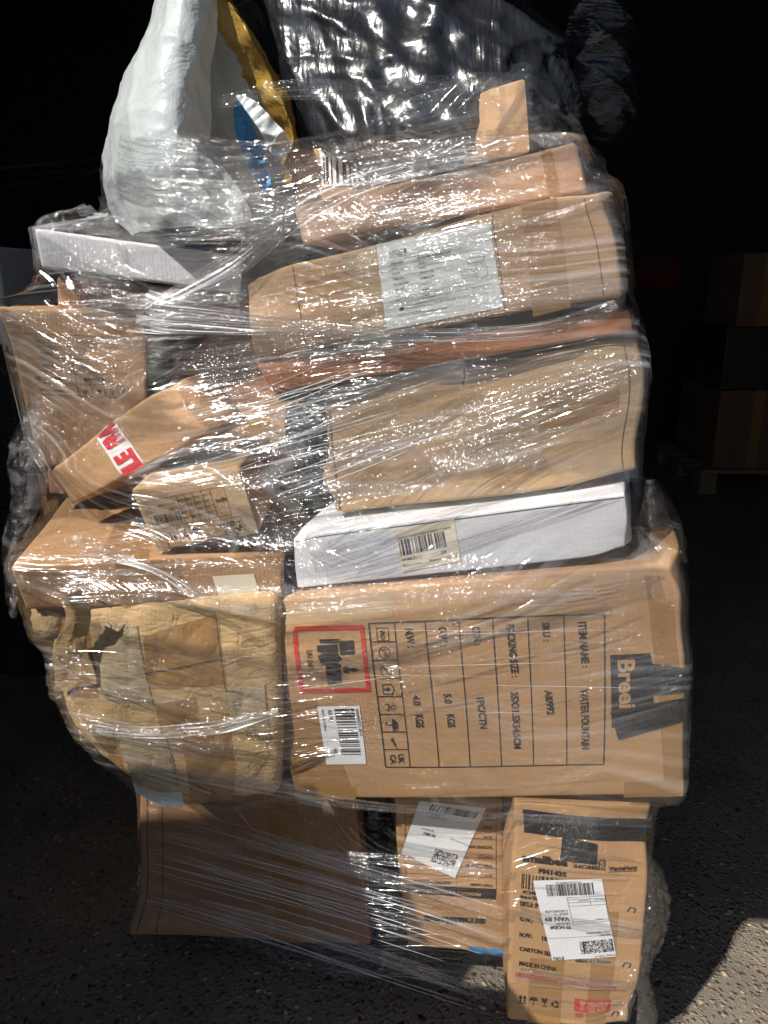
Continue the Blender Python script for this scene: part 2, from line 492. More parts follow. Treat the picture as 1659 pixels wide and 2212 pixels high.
ICON = {
 'arrows': [[(.08, 0), (.95, 0), (.95, .1), (.08, .1)]] + [q for x in (.28, .72) for q in ([(x - .07, .16), (x + .07, .16), (x + .07, .65), (x - .07, .65)], [(x - .2, .62), (x + .2, .62), (x, 1)])],
 'umbrella': [circ(.5, .5, .45, 12, 0, math.pi), [(.46, .1), (.54, .1), (.54, .55), (.46, .55)]] + ring(.4, .12, .14, .07, 8, math.pi, 2 * math.pi) + [stroke(.75 + i * .1, .95, .7 + i * .1, .8, .04) for i in range(3)],
 'glass': [[(.2, 1), (.45, 1), (.5, .8), (.58, .9), (.55, 1), (.8, 1), (.78, .6), (.6, .42), (.4, .42), (.22, .6)], [(.46, .08), (.54, .08), (.54, .45), (.46, .45)], [(.22, 0), (.78, 0), (.78, .1), (.22, .1)]],
 'recycle': [q for k in range(3) for q in ([(.5 + .42 * math.cos(a + k * 2.094), .45 + .42 * math.sin(a + k * 2.094)) for a in (.2, .75, 1.3)] + [(.5 + .2 * math.cos(a + k * 2.094), .45 + .2 * math.sin(a + k * 2.094)) for a in (1.3, .75, .2)], [(.5 + .55 * math.cos(1.3 + k * 2.094), .45 + .55 * math.sin(1.3 + k * 2.094)), (.5 + .36 * math.cos(1.95 + k * 2.094), .45 + .36 * math.sin(1.95 + k * 2.094)), (.5 + .1 * math.cos(1.3 + k * 2.094), .45 + .1 * math.sin(1.3 + k * 2.094))])],
 'sun': ring(.5, .72, .16, .06, 12) + [stroke(.5 + .2 * math.cos(a), .72 + .2 * math.sin(a), .5 + .32 * math.cos(a), .72 + .32 * math.sin(a), .04) for a in np.linspace(0, 6.28, 9)[:-1]] + [stroke(.3, .1, .3, .35, .06), stroke(.3, .35, .7, .35, .06), stroke(.7, .1, .7, .35, .06), stroke(.2, .32, .5, .5, .06), stroke(.8, .32, .5, .5, .06)],
 'nohook': ring(.5, .5, .45, .06) + [stroke(.2, .2, .8, .8, .06)] + ring(.42, .5, .16, .06, 10, 0, 4.5) + ring(.62, .52, .14, .06, 10, -1, 3),
 'box': [stroke(.15, .1, .15, .75, .06), stroke(.85, .1, .85, .75, .06), stroke(.15, .1, .85, .1, .06), stroke(.1, .75, .5, .95, .06), stroke(.9, .75, .5, .95, .06), circ(.5, .5, .14, 10), stroke(.5, .12, .5, .5, .12)],
 'wvo': [stroke(.05, .05, .95, .05, .05), stroke(.95, .05, .95, .95, .05), stroke(.05, .95, .95, .95, .05), stroke(.05, .05, .05, .95, .05), stroke(.2, .7, .3, .3, .07), stroke(.3, .3, .4, .7, .07), stroke(.4, .7, .5, .3, .07)] + ring(.7, .5, .17, .07),
 'temp': [stroke(.1, .5, .3, .4, .06), stroke(.3, .4, .75, .6, .16), stroke(.75, .6, .95, .7, .06)] + ring(.3, .38, .14, .05, 10),
}
def tape_sheet(cart, name, a, b, c, d, mat, off=.0006, n=16, m=8, label=None):
    A = Art(cart); A.sheet(a, b, c, d, n, m); return A.done(name, mat, off, label=label)
def ptape(cart, name, u0, u1, v0, v1, mat, off=.0006, sk=0.):
    """tape on the front face in fractions of width and height"""
    W, H = cart.W, cart.H
    n, m = max(3, int((u1 - u0) * W / .01)), max(3, int((v1 - v0) * H / .01))
    u, v = np.meshgrid(np.linspace(u0, u1, n), np.linspace(v0, v1, m))
    V2 = np.stack([(u + sk * (v - .5)).ravel() * W, v.ravel() * H], 1)
    return cart.put(name, V2, gridfaces(m, n), mat, off)
def wraptape(cart, name, u0, u1, v1, over, mat, off=.0007):
    """tape on the top face that folds down the front: v1 = length on the front (m), over = length on top (m)"""
    n = max(3, int((u1 - u0) * cart.W / .01)); r = .005
    path = [(over, 0.0)]
    prof = [(b, cart.H + off) for b in np.linspace(over, r, max(3, int(over / .01)))] + \
           [(r - (r + off) * math.sin(t), cart.H - r + (r + off) * math.cos(t)) for t in np.linspace(.3, 1.27, 4)] + \
           [(-off, cart.H - r - q) for q in np.linspace(0, v1, max(3, int(v1 / .01)))]
    prof = np.array(prof); m = len(prof)
    u = np.linspace(u0, u1, n) * cart.W
    A = np.tile(u, m); B = np.repeat(prof[:, 0], n); C = np.repeat(prof[:, 1], n)
    return meshobj(name, cart.world(A, B, C), gridfaces(m, n), mat, cart.root, True)
# ================================================================== the setting
def aggregate(name):
    m, nt, ns, ls, b = newmat(name)
    co = N(nt, 'ShaderNodeTexCoord').outputs['Object']
    v = N(nt, 'ShaderNodeTexVoronoi', feature='F1'); v.inputs['Scale'].default_value = 95; v.inputs['Randomness'].default_value = 1
    nd = N(nt, 'ShaderNodeTexNoise'); nd.inputs['Scale'].default_value = 60; ls.new(co, nd.inputs['Vector'])
    ls.new(mixc(nt, .015, co, nd.outputs['Color']), v.inputs['Vector'])
    hs = N(nt, 'ShaderNodeSeparateColor'); ls.new(v.outputs['Color'], hs.inputs[0])
    cr = N(nt, 'ShaderNodeValToRGB'); e = cr.color_ramp.elements
    e[0].position = 0; e[0].color = (.03, .027, .025, 1); e[1].position = 1; e[1].color = (.30, .22, .14, 1)
    for p, c in ((.18, (.13, .10, .075)), (.4, (.25, .19, .13)), (.6, (.14, .08, .05)), (.8, (.34, .29, .21))):
        x = e.new(p); x.color = (*c, 1)
    ls.new(hs.outputs[0], cr.inputs[0])
    st = maprange(nt, v.outputs['Distance'], .25, .42)
    lo = noise(nt, co, 5, 5, .6)
    mortar = mixc(nt, maprange(nt, lo, .3, .7), (.15, .125, .095), (.27, .23, .175))
    fine = noise(nt, co, 420, 2, .6)
    c = mixc(nt, st, cr.outputs[0], mortar)
    c = mixc(nt, maprange(nt, fine, .35, .7, 0, .45), c, (.12, .1, .08))
    ls.new(c, b.inputs['Base Color']); b.inputs['Roughness'].default_value = .8
    hgt = math2(nt, 'ADD', math2(nt, 'MULTIPLY', maprange(nt, v.outputs['Distance'], .05, .5, 1, 0), .8), math2(nt, 'MULTIPLY', fine, .5))
    ls.new(bump(nt, hgt, 1.0, .007), b.inputs['Normal'])
    return m
M['ground'] = aggregate('exposed_aggregate_concrete')
def plane(x0, x1, y0, y1, z, n=2):
    u, v = np.meshgrid(np.linspace(x0, x1, n), np.linspace(y0, y1, n))
    return np.stack([u.ravel(), v.ravel(), np.full(u.size, z)], 1), gridfaces(n, n)
V, Fc = plane(-30, 30, -30, 30, 0); struct(meshobj('ground', V, Fc, M['ground'], smooth=False))
# pebbles standing proud of the worn concrete
rs = np.random.RandomState(4)
def pebbles(mat, n, seed, s0, s1):
    rs = np.random.RandomState(seed)
    ph = np.array([[0, 0, 1]] + [[math.cos(a), math.sin(a), .25] for a in np.linspace(0, 6.283, 7)[:-1]] + [[math.cos(a) * .9, math.sin(a) * .9, -.6] for a in np.linspace(0, 6.283, 7)[:-1]])
    tri = [(0, 1 + i, 1 + (i + 1) % 6) for i in range(6)] + [(1 + i, 7 + i, 7 + (i + 1) % 6, 1 + (i + 1) % 6) for i in range(6)]
    Vs, Fs = [], []
    for i in range(n):
        Y = .55 + rs.rand() ** 1.4 * 2.2; X = rs.uniform(-1, 1) * (.55 + Y * .65)
        s = rs.uniform(s0, s1); a = rs.uniform(0, 6.28); sx, sy, sz = s * rs.uniform(.8, 1.5), s * rs.uniform(.6, 1), s * rs.uniform(.12, .3)
        q = ph * (1 + rs.uniform(-.18, .18, (13, 1))) * [sx, sy, sz]
        R = np.array([[math.cos(a), -math.sin(a)], [math.sin(a), math.cos(a)]])
        q[:, :2] = q[:, :2] @ R.T
        Vs.append(q + [X, Y, 0]); Fs += [tuple(k + 13 * i for k in f) for f in tri]
    o = meshobj('pebbles', np.concatenate(Vs), Fs, mat, smooth=True)
    o['kind'] = 'stuff'; o['label'] = 'small stones set in the worn concrete ground'; o['category'] = 'pebbles'
    return o
for (nm, c, n, sd, a0, a1) in (('dark_stone', (.03, .028, .026), 900, 1, .0025, .007), ('brown_stone', (.15, .085, .05), 2000, 2, .0025, .007), ('tan_stone', (.34, .26, .17), 2200, 3, .0025, .006), ('pale_stone', (.46, .41, .32), 260, 5, .002, .0045)):
    pebbles(plain(nm, c, .6, .4, 0, 0, .3), n, sd, a0, a1)
# warehouse doorway that the load stands in
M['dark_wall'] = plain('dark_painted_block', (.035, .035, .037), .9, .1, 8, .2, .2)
M['red_stripe'] = plain('dark_red_paint', (.12, .012, .012), .8, .2)
def wallbox(name, *d):
    V, Fc = boxmesh(*d); return struct(meshobj(name, V, Fc, M['dark_wall'], smooth=False))
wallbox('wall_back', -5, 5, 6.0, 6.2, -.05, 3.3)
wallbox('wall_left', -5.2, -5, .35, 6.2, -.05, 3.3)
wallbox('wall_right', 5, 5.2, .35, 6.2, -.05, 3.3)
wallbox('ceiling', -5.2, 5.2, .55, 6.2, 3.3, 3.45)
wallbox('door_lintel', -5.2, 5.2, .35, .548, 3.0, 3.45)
wallbox('door_jamb', -5.0, -1.52, .35, .548, -.05, 2.998)  # unseen jamb, placed so its shade covers the left ground
wallbox('door_jamb', 1.25, 5.0, .35, .548, -.05, 2.998)  # unseen; drawn inward to keep the interior dim
o = meshobj('painted_band', *boxmesh(.9, 2.2, 5.985, 5.999, 1.15, 1.35), M['red_stripe'], smooth=False); struct(o)
# invented block outside the frame, added to shade the ground before the load
prof = np.array([(-.12, 0), (-.12, .08), (-.06, .2), (-.04, 1.), (.04, 1.), (.06, .2), (.12, .08), (.12, 0)])
Vb = np.array([[x, .28 + a, b * h] for x, h in ((-2.0, 1.535), (-.82, 1.535), (-.72, 1.2), (-.46, 1.15)) for a, b in prof])
Fb = [(8 * k + i, 8 * k + (i + 1) % 8, 8 * k + 8 + (i + 1) % 8, 8 * k + 8 + i) for i in range(8) for k in range(3)] + [tuple(range(7, -1, -1)), tuple(range(24, 32))]
tagtop(meshobj('shade_barrier', Vb, Fb, plain('grey_concrete', (.3, .29, .27), .85, .2, 40, .4), smooth=False), 'unseen grey tapered block with a stepped end, added to shade the ground before the load', 'barrier')

# ================================================================== the pallet
def pallet(name, label, x0, x1, y0, y1, h, group=None, rz=0.):
    r = rootobj(name, label, 'pallet', ((x0 + x1) / 2, (y0 + y1) / 2, 0), group)
    W, D = (x1 - x0) / 2, (y1 - y0) / 2; cx, cyy = (x0 + x1) / 2, (y0 + y1) / 2
    rr = random.Random(3)
    for i in range(6):
        y = -D + (i + .5) * 2 * D / 6; hw = D / 6 * .78
        meshobj('deck_board', *boxmesh(cx - W + rr.uniform(0, .006), cx + W - rr.uniform(0, .006), cyy + y - hw, cyy + y + hw, h - .02 + rr.uniform(-.0015, 0), h), M['wood'], r, False)
    for i in range(3):
        x = (-1 + i) * (W - .05)
        meshobj('stringer_board', *boxmesh(cx + x - .05, cx + x + .05, cyy - D + .004, cyy + D - .004, h - .04, h - .0225), M['wood'], r, False)
        for j in range(3):
            y = (-1 + j) * (D - .07)
            meshobj('block', *boxmesh(cx + x - .048, cx + x + .048, cyy + y - .065, cyy + y + .065, .018, h - .041), M['wood'], r, False)
        meshobj('bottom_board', *boxmesh(cx + x - .05, cx + x + .05, cyy - D, cyy + D, 0.0, .0175), M['wood'], r, False)
    r.rotation_euler[2] = rz
    return r
PT = .128
pallet('wooden_pallet', 'dark wooden pallet under the film-wrapped stack of cartons', -.34, .46, 1.19, 1.80, PT)

# ================================================================== cartons, bottom tier
c1 = Carton('tall_carton', 'upright kraft carton with black tape across its top and a white courier label', 'carton',
            (1108, 1737, .90), (1412, 1742, .885), (1377, 2224, .885), (1095, 2207, .90), .42, M['kraft_warm'], .006, .0035, 1, dents=[(1, 0, .88, .05, (-.006, .008, 0)), (0, 0, .9, .05, (.006, .006, 0)), (1, 0, .05, .05, (-.01, .01, .006))])
C = crop(1980, 3200, .42194)
a = Art(c1, C); a.sheet((245, 112), (1478, 212), (1462, 432), (250, 338), 24, 8); a.done('black_tape', M['tape_black'], .0012)
a = Art(c1, C); a.sheet((625, 350), (960, 425), (945, 617), (603, 578), 8, 8); a.done('black_tape', M['tape_black'], .0018)
ptape(c1, 'packing_tape', .16, .42, 0, .32, M['tape']); ptape(c1, 'packing_tape', .62, .8, 0, .55, M['tape'])
a = Art(c1, C)
a.text('smallbee', (245, 592), (675, 637), (241, 526), .055)
a.text('HOME', (745, 648), (968, 667), (748, 616), .03); a.line([(975, 668), (732, 645), (736, 600)], 5)
a.text('G', (945, 612), (970, 616), (945, 580), .03)
a.text('WarmeHomy', (1065, 680), (1350, 672), (1065, 640), .03); a.line([(1062, 690), (1340, 684)], 5)
a.text('PM1425', (405, 700), (665, 735), (408, 660), .055)
a.text('PC248', (265, 890), (385, 902), (266, 862), .045); a.text('Made in China', (243, 932), (420, 950), (243, 902), .045)
a.text('SKU: P', (237, 1000), (412, 1025), (238, 960), .045); a.text('G.W.:', (235, 1142), (358, 1165), (237, 1105), .045)
a.text('3', (440, 1178), (462, 1180), (441, 1140), .045)
a.text('N.W.:', (232, 1295), (352, 1308), (233, 1255), .045); a.text('18', (440, 1330), (495, 1335), (441, 1290), .045)
a.text('CARTON SIZE', (230, 1425), (560, 1480), (231, 1390), .045); a.text('00X413mm', (760, 1525), (1098, 1540), (762, 1492), .045)
a.text('MADE IN CHINA', (228, 1565), (585, 1620), (230, 1525), .045)
a.done('printed_text', M['ink_soft'])
a = Art(c1, C); a.sheet((975, 572), (1036, 580), (1030, 674), (970, 664), 3, 3); a.done('printed_block', M['ink_soft'])
a = Art(c1, C); a.text('AND', (980, 580), (982, 662), (1026, 582), .03); a.done('printed_text', M['kraft_print'], .0014)
a = Art(c1, C); a.barcode((250, 842), (690, 908), (254, 704), 60, 2); a.done('barcode', M['ink_soft'])
a = Art(c1, C); a.text('FRAGILE: PLEASE HANDLE WITH CARE', (195, 1668), (1170, 1795), (197, 1635), .03); a.done('red_printed_text', M['red_ink'])
a = Art(c1, C)
for i, k in enumerate(('arrows', 'umbrella', 'glass', 'recycle')):
    x = 218 + i * 105; y = 1925 + i * 12; a.shape((x, y), (x + 92, y + 8), (x + 2, y - 85), ICON[k])
a.done('handling_symbols', M['ink_soft'])
a = Art(c1, C); a.sheet((768, 1865), (1150, 1912), (1145, 2040), (765, 1987), 10, 6); fl = a.done('fragile_sticker', M['red_ink'])
a = Art(c1, C); a.text('FRAGILE', (900, 1950), (1115, 1968), (900, 1905), .04); a.text('GLASS', (905, 2005), (1105, 2018), (905, 1965), .04); a.shape((800, 1970), (890, 1980), (802, 1880), ICON['glass']); a.done('sticker_text', M['kraft_print'], .0016, fl)
a = Art(c1, C); a.text('PLEASE HANDLE', (775, 2022), (860, 2030), (775, 2004), .02); a.text('PLEASE', (775, 2044), (850, 2050), (775, 2026), .02); a.done('red_printed_text', M['red_ink'])
a = Art(c1, C); a.sheet((357, 768), (1000, 745), (1150, 1470), (540, 1512), 18, 18); lb = a.done('courier_label', M['label'], .0017)
a = Art(c1, C); a.barcode((495, 910), (930, 888), (475, 802), 110, 5); a.cells((815, 1448), (1128, 1416), (792, 1332), 44, 20, 3)
a.sheet((822, 1330), (834, 1329), (856, 1443), (843, 1445), 2, 4); a.sheet((1092, 1302), (1104, 1301), (1124, 1416), (1112, 1417), 2, 4)
for t, p, q, r, bd in (('VAN 89', (697, 1099), (465, 1106), (703, 1136), .03), ('99 NORM', (712, 1180), (520, 1187), (717, 1211), .025), ('L&L-PNET', (705, 1150), (568, 1158), (708, 1168), .01), ('DROP 13', (685, 1061), (560, 1068), (688, 1080), .01), ('C-ROUND 6742', (678, 1032), (470, 1042), (682, 1054), .01), ('EVRI', (647, 1472), (548, 1478), (651, 1499), .02), ('ZOZ1 90605435910', (1082, 1225), (860, 1242), (1086, 1243), .01), ('PM1425*1', (1088, 1250), (975, 1262), (1092, 1268), .01), ('H-C5-LLA-00076 24', (800, 768), (570, 778), (802, 784), .0), ('TD Bapas Trade Ltd', (1145, 1442), (945, 1462), (1148, 1460), .0), ('Birmingham', (1010, 1110), (950, 1112), (1011, 1121), 0), ('Weight / parcel', (1030, 928), (935, 935), (1032, 941), 0), ('Standard delivery', (880, 938), (775, 945), (882, 950), 0)):
    a.text(t, p, q, r, bd)
for l in ([(673, 920), (1030, 900), (1072, 1130), (737, 1170), (673, 920)], [(677, 940), (1034, 922)], [(683, 968), (1040, 948)], [(690, 1000), (1047, 978)], [(730, 1150), (1068, 1112)], [(884, 908), (900, 990)]): a.line(l, 3)
a.line([(495, 1305), (1110, 1262)], 2.5)
a.done('label_print', M['ink'], .0023, lb)
# staples
for x, y in ((1290, 1035), (1250, 1552), (1215, 2075)):
    a = Art(c1, C); a.line([(x - 40, y + 20), (x - 15, y - 22), (x + 42, y - 8), (x + 20, y + 30)], 12); a.done('staple', M['ink_soft'], .0012)

c2 = Carton('printed_carton', 'kraft carton standing upside down with a crooked white courier label', 'carton',
            (848, 1722, 1.035), (1088, 1722, 1.02), (1093, 2063, 1.02), (880, 2046, 1.035), .3, M['kraft_warm'], .006, .003, 2)
C = crop(1400, 3180, .42194)
a = Art(c2, C); a.sheet((548, 850), (1390, 888), (1385, 988), (550, 932), 14, 4); bb = a.done('printed_bar', M['ink_soft'])
a = Art(c2, C); a.text('PRODUCT INFORMATION', (1245, 925), (685, 892), (1243, 953), .03); a.done('bar_text', M['kraft_print'], .0016, bb)
a = Art(c2, C)
a.text('smallbee', (1292, 1176), (700, 1148), (1290, 1240), .05)
for t, p, q, r in (('N.W:', (1345, 296), (1265, 290), (1347, 318)), ('G.W:', (1345, 386), (1262, 381), (1347, 409)), ('PACKING SIZE:', (1345, 479), (1120, 474), (1347, 503)), ('CTN QTY', (1348, 572), (1215, 566), (1350, 598)), ('ITEM COLOUR:', (1348, 660), (1098, 652), (1350, 685)), ('SKU:', (1350, 752), (1270, 748), (1352, 775)), ('ITEM NAME:', (1352, 845), (1140, 836), (1354, 868)), ('ELECTRIC FIREPLACE', (960, 822), (620, 808), (960, 846))):
    a.text(t, p, q, r, .02)
for i in range(8): y = 60 + i * 92; a.line([(515 + i * 4, y + 40), (1385, y + 82)], 4)
a.line([(515, 80), (548, 850)], 4); a.line([(1385, 90), (1390, 890)], 4); a.line([(1045, 90), (1015, 860)], 3)
a.done('printed_text', M['ink_soft'])
a = Art(c2, C); a.shape((1355, 235), (1275, 230), (1357, 180), ICON['recycle']); a.done('handling_symbols', M['ink_soft'])
a = Art(c2, C); a.sheet((650, 40), (1290, 108), (1005, 785), (497, 556), 14, 14); lb = a.done('courier_label', M['label'], .0017)
a = Art(c2, C); a.barcode((740, 130), (1180, 215), (775, 70), 90, 9); a.cells((772, 628), (985, 690), (825, 505), 34, 18, 8)
for t, p, q, r, bd in (('34 NRC', (822, 372), (700, 340), (812, 398), .03), ('Sys Returns', (800, 330), (685, 300), (794, 346), 0), ('EVRI', (628, 588), (565, 572), (622, 604), .01), ('Zone 60', (850, 175), (775, 160), (842, 195), .01), ('1 - Front Customer 34', (920, 225), (760, 190), (914, 240), 0), ('18 Mock Avenue, Leeds', (1130, 470), (960, 400), (1124, 482), 0)):
    a.text(t, p, q, r, bd)
a.done('label_print', M['ink'], .0023, lb)
c2b = Carton('narrow_carton', 'narrow plain kraft carton squeezed between two printed cartons', 'carton',
             (1089, 1722, 1.05), (1112, 1722, 1.05), (1110, 2060, 1.05), (1094, 2060, 1.05), .22, M['kraft'], .004, .002, 3)
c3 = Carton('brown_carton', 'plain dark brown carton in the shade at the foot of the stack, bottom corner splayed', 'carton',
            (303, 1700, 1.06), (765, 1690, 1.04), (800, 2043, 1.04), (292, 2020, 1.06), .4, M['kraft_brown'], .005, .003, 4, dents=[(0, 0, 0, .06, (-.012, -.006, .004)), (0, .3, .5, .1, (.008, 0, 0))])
ptape(c3, 'packing_tape', .60, .74, 0, .99, M['tape'])
for u in (.035, .105):
    ptape(c3, 'fold_crease', u, u + .005, .02, .98, M['crease'], .0005)

# ================================================================== cartons, right column
c4 = Carton('fountain_carton', 'large kraft carton with a printed table, red-bordered battery mark and black tape', 'carton',
            (585, 1288, 1.0), (1480, 1210, .87), (1475, 1722, .86), (650, 1728, .99), .36, M['kraft_warm'], .006, .003, 5, dents=[(1, 0, 1, .035, (-.012, .012, -.012)), (1, 0, .75, .04, (-.004, .006, 0)), (0, 0, .97, .05, (.006, .006, -.004))])
C = crop(1050, 2100, 1.085); D8 = crop(1100, 2420, .4822)
tape_sheet(c4, 'packing_tape', C(20, 640), C(200, 640), C(345, 1010), C(135, 1012), M['tape'])
tape_sheet(c4, 'packing_tape', C(1412, 180), C(1520, 172), C(1556, 1002), C(1490, 1006), M['tape'])
tape_sheet(c4, 'packing_tape', C(150, 968), C(345, 966), C(345, 1012), C(142, 1013), M['tape'], .0009)
tape_sheet(c4, 'packing_tape', C(1340, 950), C(1555, 945), C(1553, 1003), C(1338, 1007), M['tape'], .0009)
tape_sheet(c4, 'packing_tape', C(60, 270), C(480, 240), C(485, 330), C(70, 360), M['tape_clear'], .0009)
a = Art(c4, C)
a.line([(393, 352), (1260, 326), (1262, 885), (450, 888), (393, 352)], 5)
for x0, x1 in ((488, 540), (603, 648), (728, 765), (853, 883), (982, 1003), (1113, 1126)): a.line([(x0, 352 - (x0 - 393) * .03), (x1, 887)], 4)
for i in range(1, 8):
    y = 352 + 536 * i / 8; x = 393 + 57 * i / 8; a.line([(x, y), (x + 95 - i * .6, y - 1)], 4)
a.done('printed_table', M['ink_soft'])
a = Art(c4, C)
for t, p, q, r in (('ITEM NAME :', (1165, 355), (1178, 522), (1193, 354)), ('WATER FOUNTAIN', (1172, 604), (1180, 828), (1200, 603)), ('SKU :', (1034, 357), (1040, 425), (1060, 356)), ('AI0992', (1042, 605), (1052, 698), (1068, 604)), ('PACKING SIZE :', (904, 362), (922, 555), (931, 361)), ('35X31.5X54.5CM', (917, 610), (930, 822), (943, 609)), ('CTN :', (778, 368), (786, 437), (804, 366)), ('1PC/CTN', (790, 628), (803, 745), (816, 627)), ('G.W :', (652, 368), (660, 438), (680, 366)), ('5.0', (668, 612), (672, 650), (694, 611)), ('KGS', (678, 688), (682, 738), (705, 687)), ('N.W :', (528, 372), (538, 440), (556, 370)), ('4.0', (553, 615), (557, 655), (578, 614)), ('KGS', (560, 688), (564, 738), (588, 687))):
    a.text(t, p, q, r, .036)
a.done('printed_text', M['ink_soft'])
a = Art(c4, D8)
for i, k in enumerate(('wvo', 'nohook', 'nohook', 'box', 'sun', 'umbrella', 'temp')):
    x, y = 838 + i * 13.5, 160 + i * 151; a.shape((x, y), (x + 10, y + 115), (x + 108, y - 2), ICON[k])
a.text('UK', (1010, 1222), (1018, 1305), (1055, 1220), .05); a.text('CA', (945, 1228), (952, 1310), (990, 1226), .05)
a.done('handling_symbols', M['ink_soft'])
a = Art(c4, D8); a.line([(150, 175), (722, 160)], 36); a.line([(722, 142), (776, 688)], 36); a.line([(795, 672), (215, 697)], 36); a.line([(228, 712), (155, 190)], 36)
rl = a.done('battery_mark_border', M['red_ink'], .0012)
a = Art(c4, D8)
for q in ([(370, 262), (535, 255), (537, 290), (374, 292)], [(350, 312), (520, 298), (530, 362), (355, 366)], [(530, 270), (655, 266), (664, 380), (545, 388)], [(357, 400), (400, 374), (520, 368), (556, 420), (515, 462), (385, 466)], [(420, 470), (545, 462), (550, 560), (428, 568)], [(430, 575), (550, 565), (545, 628), (440, 640)], [(560, 490), (600, 478), (625, 505), (600, 535), (565, 530)], [(600, 505), (655, 492), (700, 505), (650, 530)]):
    V2 = np.array([a.L(*p) for p in q]); a.poly2(V2, [tuple(range(len(q)))])
a.text('UN 3481', (262, 352), (278, 512), (308, 350), .012)
a.done('battery_mark_print', M['ink_soft'], .0013)
a = Art(c4, D8); a.sheet((350, 822), (697, 808), (750, 1308), (427, 1318), 10, 14); lb = a.done('barcode_label', M['label'], .0016)
a = Art(c4, D8); a.barcode((490, 838), (550, 1228), (652, 832), 62, 12)
for t, p, q, r in (('0000BE0221-0010', (664, 832), (700, 1065), (687, 830)), ('AI0992', (436, 843), (450, 948), (468, 841)), ('MADE IN CHINA', (386, 846), (410, 1030), (404, 845)), ('10', (484, 1178), (487, 1212), (512, 1177))): a.text(t, p, q, r, .008)
a.done('label_print', M['ink'], .0022, lb)
a = Art(c4, C); a.sheet((1280, 478), (1428, 472), (1442, 738), (1287, 748), 8, 10); lg = a.done('logo_block', M['ink_soft'], .0013)
a = Art(c4, C); a.text('Breei', (1308, 497), (1316, 676), (1368, 494), .03); a.done('logo_text', M['kraft_print'], .0019, lg)
tape_sheet(c4, 'black_tape', C(1400, 505), C(1558, 528), C(1552, 618), C(1370, 630), M['tape_black'], .0024)
tape_sheet(c4, 'black_tape', C(1280, 686), C(1553, 636), C(1553, 722), C(1312, 790), M['tape_black'], .0028)

c5 = Carton('flat_white_carton', 'long flat white carton with a cream barcode label, lying on the fountain carton', 'carton',
            (625, 1158, 1.01), (1346, 1066, .885), (1364, 1195, .885), (641, 1270, 1.01), .4, M['white_board'], .003, .0022, 6, dents=[(1, 0, 0, .03, (-.008, .006, .006)), (0, 0, 1, .03, (.004, .004, -.004))])
C = crop(1550, 2050, .21097)
a = Art(c5, C); a.sheet((130, 325), (1245, 112), (1405, 905), (295, 1118), 12, 10); lb = a.done('barcode_label', M['label_cream'], .0011)
a = Art(c5, C); a.barcode((265, 805), (1125, 632), (203, 512), 64, 21)
for t, p, q, r in (('00496CGBE05080661BE0512-0034', (198, 497), (1190, 285), (190, 455)), ('WM0212', (290, 915), (655, 845), (280, 860)), ('34', (1024, 767), (1117, 748), (1016, 712)), ('Made in China', (308, 1010), (652, 946), (302, 972)), ('Please save this label', (810, 906), (1332, 812), (803, 872))): a.text(t, p, q, r, .006)
a.done('label_print', M['ink'], .0017, lb)
a = Art(c5); a.line([(630, 1166), (1344, 1074)], 1.6); a.done('lid_seam', M['ink_grey'], .0006)

c6 = Carton('plain_carton', 'big plain kraft carton with torn left edge between orange-brown box and white carton', 'carton',
            (702, 838, 1.045), (1393, 726, .905), (1408, 1034, .90), (738, 1113, 1.045), .36, M['kraft_pale'], .007, .004, 7, bvec=(.05, .36, 0), dents=[(1, 0, .1, .07, (-.012, .018, .008)), (1, 0, 1, .03, (-.004, .006, -.006)), (.55, 0, 1, .05, (0, .006, -.006))])
tape_sheet(c6, 'packing_tape', (1160, 850), (1340, 820), (1345, 900), (1165, 935), M['tape'], .001)
for cart, us in ((c6, (.955,)),):
    for u in us: ptape(cart, 'fold_crease', u, u + .004, .03, .97, M['crease'], .0004)
# torn lining peeling off the left edge
t_ = np.linspace(0, 1, 26)
for (o1, o2, sd) in ((.000, .012, 1), (.006, .02, 2)):
    rr = np.random.RandomState(sd); jag = .004 * rr.rand(26) + .016 * np.exp(-((t_ - .28) / .14) ** 2)
    A = np.concatenate([np.full(26, .001), -.002 - o2 * .3 - jag]); Bq = np.concatenate([np.full(26, o1 - .001), np.full(26, o2)]); Cq = np.tile(c6.H * (.02 + .96 * t_), 2)
    meshobj('torn_edge', c6.world(A, Bq, Cq), gridfaces(2, 26), M['kraft_pale'], c6.root, False)
a = Art(c6); a.line([(1003, 783), (1005, 800), (1000, 822)], 4); a.done('edge_tear', M['ink_soft'], .0008)

c7 = Carton('thin_orange_carton', 'thin orange-brown carton under the labelled chair carton', 'carton',
            (550, 784, 1.035), (1358, 668, .905), (1366, 716, .905), (590, 848, 1.035), .4, M['copper'], .005, .003, 8, bvec=(.07, .36, 0))

c8 = Carton('chair_carton', 'long kraft carton with a large white product label showing a kneeling chair', 'carton',
            (515, 600, 1.025), (1322, 394, .885), (1342, 642, .885), (546, 776, 1.025), .42, M['kraft'], .006, .004, 9, dents=[(1, 0, 1, .04, (-.008, .01, -.008)), (0, 0, 1, .04, (.006, .008, -.01))])
tape_sheet(c8, 'packing_tape', (1130, 445), (1210, 425), (1230, 668), (1150, 690), M['tape'], .0008)
tape_sheet(c8, 'packing_tape', (735, 545), (810, 525), (840, 712), (765, 728), M['tape_clear'], .0008)
C = crop(1450, 880, .3918)
a = Art(c8, C); a.sheet((125, 235), (1320, 28), (1430, 905), (250, 1120), 20, 16); lb = a.done('product_label', M['label_grey'], .0015)
a = Art(c8, C)
a.text('LIVING', (277, 350), (412, 318), (270, 316), .03); a.text('HOME', (287, 384), (418, 356), (281, 352), .03)
